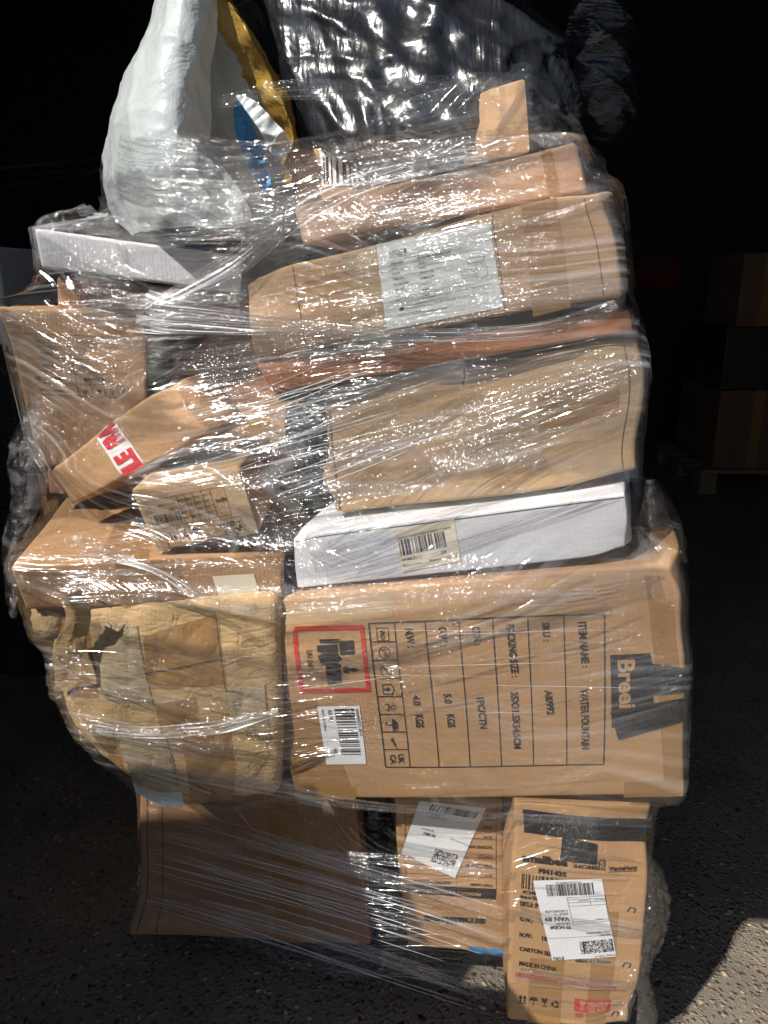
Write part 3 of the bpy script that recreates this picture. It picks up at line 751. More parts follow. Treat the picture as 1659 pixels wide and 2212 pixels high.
a.sheet((415, 282), (445, 275), (456, 348), (424, 356), 3, 3); a.line([(415, 284), (265, 310), (276, 385), (425, 356)], 4)
for t, p, q, r in (('ITEM NAME:', (283, 452), (422, 425), (279, 430)), ('ERGONOMIC KNEELING CHAIR', (568, 398), (925, 338), (564, 374)), ('SKU:', (292, 503), (345, 493), (288, 482)), ('LG1152', (577, 453), (655, 440), (573, 431)), ('COLOR:', (303, 558), (388, 541), (299, 537)), ('WHITE', (585, 501), (658, 488), (581, 479)), ('ITEM SIZE:', (313, 613), (430, 592), (309, 592)), ('72*52*49CM', (595, 553), (737, 528), (591, 532)), ('PACKING SIZE:', (323, 668), (485, 640), (319, 647)), ('73*48*13CM', (604, 611), (745, 584), (600, 589)), ('CTN QTY:', (333, 725), (442, 702), (329, 704)), ('1PC/CTN', (613, 668), (713, 650), (609, 647)), ('G.W.:', (345, 781), (392, 772), (341, 760)), ('6.0KG', (622, 723), (690, 709), (618, 701)), ('N.W:', (353, 834), (400, 826), (349, 813)), ('5.6KG', (632, 779), (696, 767), (628, 758))): a.text(t, p, q, r, .018)
for t, p, q, r in (('GAOMI WANRONGTAI WOOD PROCESSING CENTE', (440, 886), (895, 800), (437, 869)), ('No.195, Liangjiada Village, Liquan Street, Gaomi City, Weifang City, Shandong Province', (445, 914), (1205, 770), (442, 898)), ('SYL Moda Trading LTD', (455, 961), (650, 923), (452, 945)), ('Po Box 148,Manchester,M266BJ,United Kingdom', (460, 985), (875, 905), (457, 969)), ('sylmodatradingltd@gmail.com', (465, 1008), (718, 959), (462, 993))): a.text(t, p, q, r, .0)
a.line([(278, 410), (925, 295)], 4); a.line([(355, 857), (1335, 662)], 3.5)
for i in range(7): a.line([(288 + i * 10, 468 + i * 55), (930 + i * 9, 356 + i * 53)], 1.6)
for l in ([(1085, 430), (1110, 400), (1240, 380), (1268, 392), (1220, 445), (1185, 440), (1100, 458), (1085, 430)], [(1160, 455), (1180, 520)], [(1180, 450), (1200, 515)], [(1225, 445), (1270, 520)], [(1245, 425), (1292, 510)], [(1010, 518), (1100, 512), (1108, 535), (1018, 540), (1010, 518)], [(1125, 520), (1215, 508), (1230, 530), (1130, 542), (1125, 520)], [(1022, 545), (1030, 595), (1060, 605), (1150, 590)], [(1292, 510), (1285, 570), (1240, 605), (1190, 610), (1155, 585), (1160, 545)], [(1185, 545), (1175, 575), (1200, 590)], [(1030, 575), (1140, 570)]): a.line(l, 4)
a.sheet((380, 897), (428, 880), (430, 915), (384, 920), 2, 2); a.line([(385, 962), (440, 950), (443, 975), (388, 985), (385, 962)], 3)
a.done('label_print', M['ink_grey'], .0021, lb)

for u in (.16, .31, .72, .955): ptape(c8, 'fold_crease', u, u + .003, .03, .97, M['crease'], .0005)
c9 = Carton('wrapped_long_carton', 'slim pinkish kraft carton tightly bound in crinkled clear film, on the chair carton', 'carton',
            (632, 452, 1.06), (1243, 304, .95), (1265, 412, .95), (652, 533, 1.06), .34, M['kraft_pink'], .006, .004, 10, ridge=.002)
tape_sheet(c9, 'packing_tape', (1165, 325), (1190, 320), (1210, 425), (1185, 430), M['tape'], .001)
c10 = Carton('corner_carton', 'small kraft carton standing on end at the top of the wrapped stack', 'carton',
             (1058, 192, 1.10), (1135, 171, 1.05), (1147, 330, 1.05), (1030, 345, 1.10), .2, M['kraft'], .004, .003, 11, bvec=(-.06, .18, 0))
c11 = Carton('barcode_carton', 'kraft carton with a wide striped barcode sticker under the black bag', 'carton',
             (636, 322, 1.20), (890, 300, 1.20), (895, 420, 1.20), (640, 445, 1.20), .22, M['kraft'], .006, .003, 12)
a = Art(c11); a.sheet((690, 322), (884, 306), (888, 392), (696, 402), 8, 6); lb = a.done('barcode_label', M['label'], .001)
a = Art(c11); a.barcode((700, 396), (884, 384), (698, 338), 66, 33); a.text('G24115', (700, 334), (790, 326), (700, 322), .01); a.done('label_print', M['ink'], .0016, lb)

# ================================================================== cartons, left column
l6 = Carton('crushed_carton', 'crushed and heavily taped kraft carton with a torn flap and grimy patches', 'carton',
            (80, 1302, .95), (607, 1287, .98), (616, 1752, .97), (162, 1700, .94), .4, M['kraft_dirty'], .02, .006, 13, dents=[(0, 0, 0, .08, (.02, .015, .03)), (0, 0, 1, .05, (.01, .01, -.01)), (1, 0, 0, .08, (-.01, .01, .01)), (.55, 0, .5, .12, (0, -.010, 0))], ridge=.009, lam=(.09, .4))
C = crop(100, 2300, .7233)
def grime(name, base):
    m, nt, ns, ls, b = newmat(name)
    co = N(nt, 'ShaderNodeTexCoord').outputs['Object']
    s = noise(nt, scaled(nt, co, (45, 45, 130), (0, .35, 0)), 1, 5, .75, 1.5)
    lo = noise(nt, co, 20, 4, .6)
    c = mixc(nt, maprange(nt, s, .45, .72), base, (.085, .065, .05))
    c = mixc(nt, maprange(nt, lo, .4, .62), tuple(x * .8 for x in base), c)
    ls.new(c, b.inputs['Base Color']); b.inputs['Roughness'].default_value = .45
    b.inputs['Alpha'].default_value = .85
    ls.new(bump(nt, s, .5, .006), b.inputs['Normal'])
    return m
M['grime'] = grime('scuffed_beige_tape', (.68, .53, .33))
for k, q in enumerate(([(365, 230), (640, 262), (735, 700), (440, 690)], [(498, 862), (782, 872), (852, 1262), (565, 1215)], [(1110, 640), (1330, 600), (1345, 900), (1190, 860)])):
    a = Art(l6, C); a.sheet(*q, 18, 22); a.done('scuffed_tape', M['grime'], .0016 + k * .0003)
for q in ([(155, 230), (345, 160), (400, 680), (235, 690)], [(680, 320), (1050, 215), (1115, 600), (700, 600)], [(735, 690), (960, 650), (980, 900), (760, 880)], [(860, 880), (1130, 860), (1150, 1250), (900, 1270)], [(330, 820), (470, 830), (500, 1150), (380, 1130)]):
    a = Art(l6, C); a.sheet(*q, 16, 20); a.done('packing_tape', M['tape'], .0009)
a = Art(l6, C); a.sheet((555, 1185), (850, 1190), (865, 1275), (575, 1240), 10, 6); a.done('pale_sticker', M['label_grey'], .0024)
a = Art(l6, C)
for l, wd in (([(345, 118), (400, 130), (458, 152)], 16), ([(470, 240), (500, 262), (470, 335), (492, 345)], 7), ([(690, 515), (850, 488), (1090, 462)], 9), ([(1058, 230), (1075, 380), (1100, 500), (1112, 610), (1140, 672)], 7), ([(480, 842), (488, 900), (520, 1062)], 8), ([(325, 825), (338, 905)], 7), ([(432, 820), (442, 1060)], 3.5), ([(860, 880), (866, 960)], 3), ([(1325, 930), (1342, 1010), (1310, 1080), (1270, 1142)], 6), ([(700, 868), (880, 862)], 5), ([(440, 660), (600, 690), (735, 735)], 6), ([(760, 890), (780, 960), (830, 1130)], 5), ([(1190, 840), (1330, 935)], 4)):
    a.line(l, wd * .55)
for i in range(7): a.line([(1210 + i * 22, 860 + i * 4), (1222 + i * 22, 905 + i * 3)], 4)
a.done('creases', M['ink_soft'], .0021)
a = Art(l6, C)
nn = 18; uu, vv = np.meshgrid(np.linspace(0, 1, nn), np.linspace(0, 1, nn))
TLf, TRf, BRf, BLf = [a.L(*q) for q in ((215, 120), (350, 100), (395, 600), (150, 640))]
u1, v1 = uu.ravel()[:, None], vv.ravel()[:, None]
q2 = (1 - u1) * (1 - v1) * TLf + u1 * (1 - v1) * TRf + u1 * v1 * BRf + (1 - u1) * v1 * BLf
rrg = Ridge(77, .04, .12)
off = .003 + .045 * (1 - v1[:, 0]) ** 1.5 * (1 - .6 * np.abs(u1[:, 0] - .45)) + .01 * rrg(np.c_[q2, q2[:, :1]])
Vf = l6.world(q2[:, 0] + .012 * np.sin(v1[:, 0] * 7) * (1 - v1[:, 0]), -off, q2[:, 1] + .02 * (1 - v1[:, 0]))
meshobj('torn_flap', Vf, gridfaces(nn, nn)[:, ::-1], M['kraft_dirty'], l6.root); HULL.append(Vf)
# crumpled paper knob beside the flap
th, fi = np.meshgrid(np.linspace(0, 2 * math.pi, 28), np.linspace(.02, 3.1, 16))
kc = P(112, 1335, .972)
dr = np.stack([np.cos(th) * np.sin(fi), np.sin(th) * np.sin(fi), np.cos(fi)], -1).reshape(-1, 3)
kr = .02 * (1 + .5 * Ridge(5, .4, 1.6)(dr * 1.3))
Vk = kc + dr * kr[:, None] * [1.25, 1.0, 1.5]
HULL.append(Vk); meshobj('crumpled_corner', Vk, gridfaces(16, 28), M['kraft_dirty'], l6.root)

l5 = Carton('wide_carton', 'wide flat kraft carton beneath the small boxes, above the crushed carton', 'carton',
            (24, 1224, .93), (614, 1192, 1.0), (610, 1300, 1.0), (60, 1318, .94), .44, M['kraft_warm'], .006, .004, 14)
def top_patch(cart, name, u0, u1, b0, b1, mat, off=.001, sk=0):
    u, v = np.meshgrid(np.linspace(u0, u1, 12), np.linspace(b0, b1, 10))
    return meshobj(name, cart.world((u * cart.W + sk * v).ravel(), v.ravel(), np.full(u.size, cart.H + off)), gridfaces(10, 12), mat, cart.root, True)
top_patch(l5, 'packing_tape', .3, .48, .0, .42, M['tape'])
top_patch(l5, 'black_label', .40, .52, .14, .20, M['ink'], .0016)
ptape(l5, 'packing_tape', .36, .6, .0, .98, M['tape'])
tape_sheet(l5, 'pale_sticker', (455, 1245), (545, 1240), (560, 1285), (470, 1290), M['label_cream'], .001)
V2, F2, x0, x1, hh = textmesh('Foodtex Co., LTD', .02)
def top_text(cart, txt, u0, b0, w_, h_, mat):
    V2, F2, x0, x1, hh = textmesh(txt, .01)
    meshobj('printed_text', cart.world(u0 * cart.W + (V2[:, 0] - x0) / (x1 - x0) * w_, b0 + V2[:, 1] / hh * h_, np.full(len(V2), cart.H + .0012)), F2, mat, cart.root, False)
top_text(l5, 'Linex Co., LTD', .36, .31, .085, .022, M['ink_soft'])
top_text(l5, 'Floor 12, Hilltop Work Village', .37, .275, .09, .016, M['ink_soft'])

l4 = Carton('glass_carton', 'small taped kraft carton lying upside down, printed with a grid and FRAGILE GLASS', 'carton',
            (281, 1056, .975), (517, 1006, .975), (562, 1150, .975), (337, 1196, .975), .17, M['kraft'], .007, .002, 15)
ptape(l4, 'packing_tape', .8, .98, .0, .98, M['tape_clear']); ptape(l4, 'packing_tape', .02, .14, .0, .98, M['tape_clear'])
top_patch(l4, 'packing_tape', .05, .95, .03, .1, M['tape_clear'])
C = crop(480, 1800, .42194)
a = Art(l4, C)
for l in ([(232, 488), (975, 340), (1058, 612), (340, 755), (232, 488)], [(312, 785), (1132, 628), (1192, 758), (365, 912), (312, 785)], [(430, 765), (465, 893)], [(535, 745), (580, 872)], [(645, 722), (690, 850)], [(755, 702), (805, 830)], [(535, 430), (625, 700)], [(605, 418), (700, 685)], [(680, 400), (765, 672)], [(765, 385), (850, 655)], [(845, 370), (930, 640)], [(545, 478), (860, 412)], [(560, 530), (870, 462)], [(580, 585), (890, 518)], [(600, 640), (905, 572)]): a.line(l, 4)
for t, p, q, r, bd in (('MADE IN CHINA', (520, 486), (355, 517), (527, 504), .02), ('LG0041', (540, 528), (465, 545), (549, 556), .02), ('FRAGILE', (1132, 728), (985, 764), (1140, 758), .04), ('GLASS', (1086, 674), (940, 704), (1096, 712), .05), ('Lighting', (1000, 450), (905, 480), (1010, 480), .04), ('0001BE1324016', (600, 672), (432, 705), (605, 690), .01), ('HANDLE WITH CARE', (930, 765), (815, 790), (934, 780), 0), ('Thank you for', (930, 740), (815, 765), (934, 753), 0)): a.text(t, p, q, r, bd)
rr = random.Random(6)
for i in range(4):
    for j in range(4):
        x = 590 + i * 75 + j * 18; y = 468 - i * 16 + j * 55; a.text(rr.choice(['PCS', 'KG', 'CTN', 'SIZE', '1/1', 'CM']), (x, y - 5), (x - 38, y + 3), (x + 4, y + 13), .01)
a.done('printed_text', M['ink_soft'])
a = Art(l4, C); a.barcode((560, 570), (318, 618), (588, 660), 56, 41); a.done('barcode', M['ink_soft'])
a = Art(l4, C)
for i, k in enumerate(('glass', 'arrows', 'umbrella', 'recycle')):
    x, y = 415 + i * 112, 785 - i * 21; a.shape((x, y), (x - 82, y + 16), (x + 26, y + 78), ICON[k])
a.shape((1150, 670), (1100, 680), (1170, 735), ICON['glass']); a.done('handling_symbols', M['ink_soft'])
for x, y in ((255, 555), (415, 895)):
    a = Art(l4, C); a.sheet((x - 45, y - 55), (x + 5, y - 65), (x + 55, y + 25), (x - 5, y + 70), 4, 4); a.done('torn_patch', M['kraft_brown'], .0013)

l2 = Carton('table_carton', 'square kraft carton printed with a ruled table, its top corner pulled out by the film', 'carton',
            (8, 668, 1.13), (318, 668, 1.20), (318, 985, 1.19), (88, 1012, 1.13), .24, M['kraft'], .006, .003, 16, dents=[(0, 0, 1, .03, (-.006, -.006, .004))])
C = crop(0, 1200, .42194)
a = Art(l2, C)
for l in ([(150, 315), (1100, 350)], [(232, 432), (1165, 452)], [(272, 545), (1190, 578)], [(322, 668), (1212, 698)], [(367, 785), (1208, 815)], [(397, 897), (1168, 935)], [(632, 340), (690, 640), (750, 917)], [(870, 840), (880, 905)], [(990, 842), (996, 912)], [(1112, 845), (1120, 918)]): a.line(l, 6)
for i in range(12): x = 555 + i * 34; a.line([(x, 1052 + i * 2), (x + 20, 1053 + i * 2)], 4)
for i in range(7): y = 1052 + i * 34; a.line([(553 + i * 8, y), (556 + i * 8, y + 20)], 4)
for t, p, q, r in (('DINNERWARE SET', (340, 400), (537, 405), (338, 377)), ('ITEM COLOUR:', (718, 402), (905, 405), (716, 378)), ('GOLD', (975, 405), (1068, 409), (974, 382)), ('FLEB006', (385, 512), (500, 518), (384, 490)), ('G.W:', (748, 524), (805, 526), (747, 502)), ('3KG', (1000, 528), (1055, 530), (999, 505)), ('1SET/CTN', (405, 632), (518, 637), (404, 608)), ('N.W:', (770, 646), (824, 648), (769, 621)), ('2.7KG', (1018, 645), (1100, 647), (1017, 621)), ('SIZE:', (345, 752), (390, 754), (344, 728)), ('26X26X26CM', (435, 754), (580, 760), (434, 729)), ('MADE IN CHINA', (793, 768), (988, 770), (792, 740)), ('PLEASE HANDLE WITH CARE', (382, 862), (670, 882), (381, 838))): a.text(t, p, q, r, .045)
a.done('printed_table', M['ink_soft'])
a = Art(l2, C)
for k, x in (('recycle', 788), ('umbrella', 908), ('arrows', 1032), ('glass', 1140)): a.shape((x, 900), (x + 46, 901), (x, 848), ICON[k])
a.done('handling_symbols', M['ink_soft'])
l2b = Carton('low_carton', 'low brown carton hidden in shade beneath the ruled-table carton', 'carton',
             (100, 1000, 1.17), (400, 1000, 1.2), (400, 1062, 1.2), (105, 1068, 1.17), .2, M['kraft_brown'], .005, .002, 17)

l3 = Carton('fragile_tape_carton', 'long narrow kraft carton lying aslant with white and red FRAGILE tape round it', 'carton',
            (106, 1014, 1.10), (362, 818, 1.02), (456, 936, 1.0), (152, 1092, 1.09), .10, M['kraft_warm'], .007, .002, 18, dents=[(1, 0, 1, .03, (.004, .016, -.010)), (1, 0, .45, .03, (-.010, .010, 0)), (.93, 0, .8, .02, (0, .008, 0))], ridge=.003)
C = crop(0, 1200, .42194)
TL_, TR_, BR_, BL_ = [l3.loc(*C(*q)) for q in ((895, 1185), (1115, 1075), (1372, 1668), (1150, 1775))]
uc0 = (TL_[0] + BL_[0]) / 2; uc1 = (TR_[0] + BR_[0]) / 2
# tape band right round the carton
prof = [(b, l3.H + .0015) for b in np.linspace(.10, .012, 8)] + [(.012 - .0135 * math.sin(t), l3.H - .012 + .0135 * math.cos(t)) for t in np.linspace(.2, 1.4, 6)] + [(-.0015, c) for c in np.linspace(l3.H - .014, .014, 20)] + [(.012 - .0135 * math.cos(t), .012 - .0135 * math.sin(t)) for t in np.linspace(.2, 1.4, 6)] + [(b, -.0015) for b in np.linspace(.012, .10, 8)]
prof = np.array(prof); nu = 14; uu = np.linspace(uc0, uc1, nu)
meshobj('fragile_tape', l3.world(np.tile(uu, len(prof)), np.repeat(prof[:, 0], nu), np.repeat(prof[:, 1], nu)), gridfaces(len(prof), nu), M['tape_white'], l3.root)
for tx, c0, c1_ in (('ILE', .02, .44), ('FRA', .60, 1.0)):
    V2, F2, x0, x1, hh = textmesh(tx, .06); tw = uc1 - uc0
    q = np.stack([uc1 - .12 * tw - V2[:, 1] / hh * tw * .72, (c0 + (V2[:, 0] - x0) / (x1 - x0) * (c1_ - c0)) * l3.H], 1)
    l3.put('tape_lettering', q, F2, M['red_tape'], .0024)
l7 = Carton('leaning_carton', 'carton toned brown for shade, leaning behind the FRAGILE tape carton', 'carton',
            (352, 812, 1.27), (528, 652, 1.27), (668, 800, 1.27), (470, 960, 1.27), .16, M['kraft_brown'], .006, .003, 19)  # darker brown board stands in for the shade on this carton
l8 = Carton('recess_carton', 'brown carton set back in the dark gap between the left and right piles', 'carton',
            (470, 905, 1.2), (660, 860, 1.2), (640, 1205, 1.16), (500, 1205, 1.16), .25, M['kraft'], .006, .003, 20)
ptape(l8, 'packing_tape', .3, .6, 0, 1, M['tape'])
l1 = Carton('white_carton', 'flat white carton at the top left, lying above the ruled-table carton', 'carton',
            (74, 494, 1.13), (520, 549, 1.2), (520, 634, 1.2), (91, 580, 1.13), .24, M['white_board'], .005, .003, 21)
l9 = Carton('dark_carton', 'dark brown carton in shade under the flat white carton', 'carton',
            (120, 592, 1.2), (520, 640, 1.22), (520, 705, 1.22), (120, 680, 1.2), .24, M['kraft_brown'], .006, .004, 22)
# ================================================================== bags on top
def catmull(P_, n):
    P_ = np.asarray(P_, float); m = len(P_)
    Q = np.concatenate([[2 * P_[0] - P_[1]], P_, [2 * P_[-1] - P_[-2]]])
    t = np.linspace(0, m - 1, n); i = np.minimum(t.astype(int), m - 2); f = (t - i)[:, None]
    a, b, c, d = Q[i], Q[i + 1], Q[i + 2], Q[i + 3]
    return .5 * ((2 * b) + (c - a) * f + (2 * a - 5 * b + 4 * c - d) * f ** 2 + (3 * b - a - 3 * c + d) * f ** 3)
def interp(tab, y):
    tab = np.array(tab, float); return np.interp(y, tab[:, 0], tab[:, 1])
def normals_grid(V, n, m):
    G = V.reshape(n, m, 3); du = np.gradient(G, axis=1); dv = np.gradient(G, axis=0)
    q = np.cross(du, dv); return (q / np.maximum(np.linalg.norm(q, axis=2, keepdims=True), 1e-9)).reshape(-1, 3)
BAGPTS = []
# white polythene sack, torn open towards the black one
wl_ = [(-260, 370), (-120, 350), (0, 318), (70, 290), (150, 258), (220, 240), (300, 232), (380, 230), (430, 240), (470, 262), (500, 296)]
wr_ = [(-260, 475), (-120, 472), (0, 471), (70, 473), (150, 461), (200, 456), (250, 463), (275, 462), (312, 456), (335, 470), (400, 505), (460, 538), (500, 560)]
gl_ = [(-260, 440), (-60, 432), (0, 446), (50, 470), (100, 500), (150, 521), (200, 546), (260, 582), (300, 612), (390, 606), (500, 606)]
gr_ = [(-260, 470), (-60, 478), (0, 512), (50, 545), (100, 572), (150, 602), (200, 628), (250, 640), (300, 647), (390, 642), (500, 640)]
rows = np.linspace(-240, 498, 150); mcol = 110; V = []
for y in rows:
    z = zat(y, 1.16); k = np.clip((y + 240) / 738, 0, 1); bul = .35 + .65 * math.sin(min(1, k * 1.15) * math.pi * .62)
    xl, xr, xg = interp(wl_, y), interp(wr_, y), interp(gl_, y); dY = .18 * max(0, z - 1.36)
    XZd = lambda p_, Y_, z_: XZ(p_, Y_ + dY, z_)
    pts = [XZd(xr, 1.14, z), XZd(xr * .72 + xl * .28, 1.14 - .055 * bul, z), XZd(xr * .35 + xl * .65, 1.15 - .06 * bul, z), XZd(xl + 4, 1.21, z), XZd(xl + 12, 1.21 + .16 * bul, z), XZd((xl + xg) / 2, 1.24 + .24 * bul, z), XZd(xg - 10, 1.26 + .17 * bul, z), XZd(xg + 8, 1.24 + .02, z)]
    V.append(catmull(pts, mcol))
V = np.concatenate(V); nr = normals_grid(V, len(rows), mcol)
fold = Ridge(31, .12, .34, 7)(V) - .3; cr = Ridge(32, .03, .10, 9)(V) - .3
V = V + nr * (.015 * fold + .0028 * cr)[:, None]
wb = rootobj('white_sack', 'white polythene sack torn open at the side on top of the load', 'bag', P(400, 495, 1.25))
bag_o = meshobj('sack_wall', V, gridfaces(len(rows), mcol), M['bag_white'], wb)
BAGPTS.append(V[V[:, 2] < 1.40])
# pale lining inside, seen through the tear
V2 = []
for y in np.linspace(-60, 440, 40):
    z = zat(y, 1.2); a0, a1 = interp(wr_, y) - 70, interp(gl_, y) + 25
    V2.append(catmull([XZ(a0, 1.235, z), XZ((a0 + a1) / 2, 1.275, z), XZ(a1, 1.225, z)], 24))
V2 = np.concatenate(V2); V2 = V2 + normals_grid(V2, 40, 24) * (.012 * Ridge(41, .06, .2)(V2))[:, None]
meshobj('sack_lining', V2, gridfaces(40, 24), M['bag_inner'], wb)
# gold tape strip along the torn edge
V3 = []; rg = np.linspace(-200, 396, 90)
for y in rg:
    z = zat(y, 1.18); a0, a1 = interp(gl_, y), interp(gr_, y)
    j = 4 * math.sin(y * .07) + 3 * math.sin(y * .19 + 1)
    V3.append(catmull([XZ(a0 + j, 1.215, z), XZ(a0 * .66 + a1 * .34, 1.175 + .012 * math.sin(y * .05), z), XZ(a0 * .3 + a1 * .7, 1.165 + .01 * math.sin(y * .035 + 2), z), XZ(a1, 1.20, z)], 14))
V3 = np.concatenate(V3); V3 = V3 + normals_grid(V3, 90, 14) * (.010 * Ridge(43, .04, .12)(V3))[:, None]
meshobj('gold_tape', V3, gridfaces(90, 14), M['gold'], wb)
# frayed scraps along the left edge
rr = np.random.RandomState(8)
Wg = V.reshape(len(rows), mcol, 3)
for (py, s_) in ((262, .03), (190, .012), (172, .014), (150, .010), (225, .012), (300, .02)):
    rw = Wg[int(np.argmin(np.abs(rows - py)))]; p0 = rw[np.argmin(rw[:, 0])] + [.003, 0, 0]
    a1 = .6 * np.array([[.5, 0, 0], [-.6, .1, .45], [-.9, 0, .1], [-.65, -.15, -.5], [-.3, .05, -1.2], [.3, 0, -1.3]]) * s_ * rr.uniform(.8, 1.2, (6, 1))
    meshobj('frayed_scrap', p0 + a1, [(0, 1, 2), (0, 2, 3), (0, 3, 4), (0, 4, 5)], M['bag_white'], wb, False)
# torn silver-grey scrap and blue item inside
def ribbon(name, pts, wid, mat, parent=None, amp=.006, seed=0, n=50, m=12):
    """pts: (px, py, Y) centre line; wid: frame units along the line"""
    C3 = catmull([P(*q) for q in pts], n); wd = np.interp(np.linspace(0, 1, n), np.linspace(0, 1, len(wid)), wid) / F * 1.1
    tg = np.gradient(C3, axis=0); tg /= np.linalg.norm(tg, axis=1)[:, None]
    sd = np.cross(tg, np.array([0, 1., 0])); sd /= np.linalg.norm(sd, axis=1)[:, None]
    k = np.linspace(-.5, .5, m)
    V = (C3[:, None] + sd[:, None] * (k[None, :, None] * wd[:, None, None])).reshape(-1, 3)
    V[:, 1] -= amp * Ridge(seed + 3, .02, .07)(V) * 2 - amp + .3 * np.tile(k ** 2, n) * np.repeat(wd, m) * -1
    return meshobj(name, V, gridfaces(n, m), mat, parent)
ribbon('torn_scrap', [(510, 205, 1.14), (538, 225, 1.13), (575, 270, 1.12), (600, 312, 1.13), (585, 330, 1.14)], [6, 26, 34, 52, 14], M['bag_white'], wb, .012, 3)
bl = ribbon('blue_bundle', [(518, 215, 1.19), (524, 270, 1.18), (545, 330, 1.18), (575, 408, 1.18)], [30, 40, 44, 26], M['blue'], None, .012, 5)
tagtop(bl, 'crumpled blue plastic bundle showing through the tear in the white sack', 'plastic bundle')

def sack(name, label, left, right, y0, y1, Yc, dep, mat, seed, amp=.02, aniso=(1, 1, .35), n=130, m=190, shear=0., small=.004, topcap=False, lean=0.):
    rows = np.linspace(y0, y1, n); V = []
    for i, y in enumerate(rows):
        k = i / (n - 1); z = zat(y, Yc - dep * .6); xl, xr = interp(left, y), interp(right, y)
        Yk = Yc + lean * max(0, z - zat(y1, Yc - dep * .6)); A, B = XZ(xl, Yk, z), XZ(xr, Yk, z); c = (A + B) / 2; hx = np.linalg.norm(B - A) / 2
        e = (max(0., 1 - abs(2 * k - 1) ** 6)) ** .5 if not topcap else (max(0., 1 - max(0, 2 * k - 1) ** 5)) ** .5
        e = .25 + .75 * e
        t = np.linspace(0, 2 * math.pi, m, endpoint=False)
        q = lambda s_: np.sign(s_) * np.abs(s_) ** .8
        V.append(np.stack([c[0] + hx * e * q(np.cos(t)), Yk - dep * e * q(np.sin(t)), np.full(m, z)], 1))
    V = np.concatenate(V)
    ctr = np.array([V[:, 0].mean(), Yc]); d2 = V[:, :2] - ctr; nr = np.c_[d2 / np.maximum(np.linalg.norm(d2, axis=1), 1e-6)[:, None], np.zeros(len(V))]
    S = V.copy(); S[:, 0] += shear * S[:, 2]
    V = V + nr * (amp * (Ridge(seed, .07, .2, 8, aniso)(S) - .3) + small * (Ridge(seed + 1, .025, .07, 8, aniso)(S) - .3))[:, None]
    o = meshobj(name, V, gridfaces(n, m, True), mat)
    return tagtop(o, label, 'bag'), V
bb_, Vb = sack('black_sack', 'big shiny black polythene sack lying over the top of the load', [(-260, 520), (-100, 465), (0, 478), (100, 535), (200, 598), (300, 630), (345, 660), (390, 690)], [(-260, 1120), (-60, 1150), (0, 1186), (100, 1228), (160, 1240), (260, 1236), (345, 1200)], -240, 388, 1.33, .27, M['bag_black'], 51, .06, (1, 1, .22), shear=.45, small=.005, lean=.55)
BAGPTS.append(Vb[(Vb[:, 2] < 1.42)])
rb_, Vr = sack('film_bound_black_bag', 'black bag bound with rings of film behind the big black sack', [(-30, 1190), (60, 1160), (200, 1150), (330, 1190)], [(-30, 1300), (40, 1345), (120, 1361), (240, 1360), (300, 1335), (330, 1300)], -30, 330, 1.52, .16, M['bag_black2'], 61, .03, (.5, .5, 1.6), small=.006)
gap, Vg = sack('dark_bag', 'glossy dark plastic bag stuffed in the gap between plain brown and printed cartons', [(1725, 775), (1800, 772), (2042, 800)], [(1725, 846), (1900, 850), (2042, 880)], 1725, 2046, 1.17, .07, M['bag_black2'], 71, .02, (1, 1, .4), 60, 60)
g2, Vg2 = sack('black_gap_bag', 'black plastic bag in the recess left of the plain kraft carton', [(850, 600), (1000, 610), (1110, 590)], [(850, 705), (1000, 725), (1110, 745)], 845, 1115, 1.28, .1, M['bag_black2'], 81, .02, (1, 1, .4), 60, 60)
b3 = ribbon('blue_strap', [(1012, 2052, 1.0), (1050, 2058, .995), (1092, 2062, .99)], [14, 24, 16], M['blue'], None, .004, 9)
tagtop(b3, 'scrap of blue plastic poking out under the upside-down printed carton', 'plastic scrap')
pp = ribbon('white_paper', [(1362, 1162, 1.02), (1385, 1160, 1.01), (1408, 1164, 1.0)], [34, 44, 30], M['label'], None, .004, 12)
tagtop(pp, 'crumpled white paper slip beside the end of the flat white carton', 'paper')

# ================================================================== stretch film
HP = np.concatenate(HULL + BAGPTS)
ZC = np.arange(.10, 1.475, .0125)
XC, YC = -.03, 1.22
NT = 900
TH = np.linspace(0, 2 * math.pi, NT, endpoint=False)       # measured from -Y (towards the camera), going right
DIR = np.stack([np.sin(TH), -np.cos(TH)], 1)
def hull2(p):
    p = p[np.lexsort((p[:, 1], p[:, 0]))]
    def half(pts):
        h = []
        for q in pts:
            while len(h) > 1 and (h[-1][0] - h[-2][0]) * (q[1] - h[-2][1]) - (h[-1][1] - h[-2][1]) * (q[0] - h[-2][0]) <= 0: h.pop()
            h.append(q)
        return h
    a, b = half(p), half(p[::-1]); return np.array(a[:-1] + b[:-1])
R = np.zeros((len(ZC), NT))
for i, z in enumerate(ZC):
    sel = HP[np.abs(HP[:, 2] - z) < .014][:, :2]
    if len(sel) < 10: R[i] = R[i - 1]; continue
    h = hull2(sel[:: max(1, len(sel) // 4000)] if len(sel) > 8000 else sel) - [XC, YC]
    e = np.roll(h, -1, 0) - h
    den = DIR[:, :1] * -e[:, 1] + DIR[:, 1:] * e[:, 0]          # cross of direction with edge
    num = h[:, 0] * -e[:, 1] + h[:, 1] * e[:, 0]
    with np.errstate(divide='ignore', invalid='ignore'):
        t = num[None] / den
    t[~np.isfinite(t) | (t <= 0)] = 9
    R[i] = t.min(1)
def slide(A, k, fn):
    P_ = np.pad(A, ((k, k), (0, 0)), mode='edge'); return fn(np.stack([P_[j:j + len(A)] for j in range(2 * k + 1)]), 0)
Rc = slide(slide(R, 4, np.max), 4, np.min)
for _ in range(2): Rc = slide(Rc, 1, np.mean)
R = np.maximum(R, Rc)
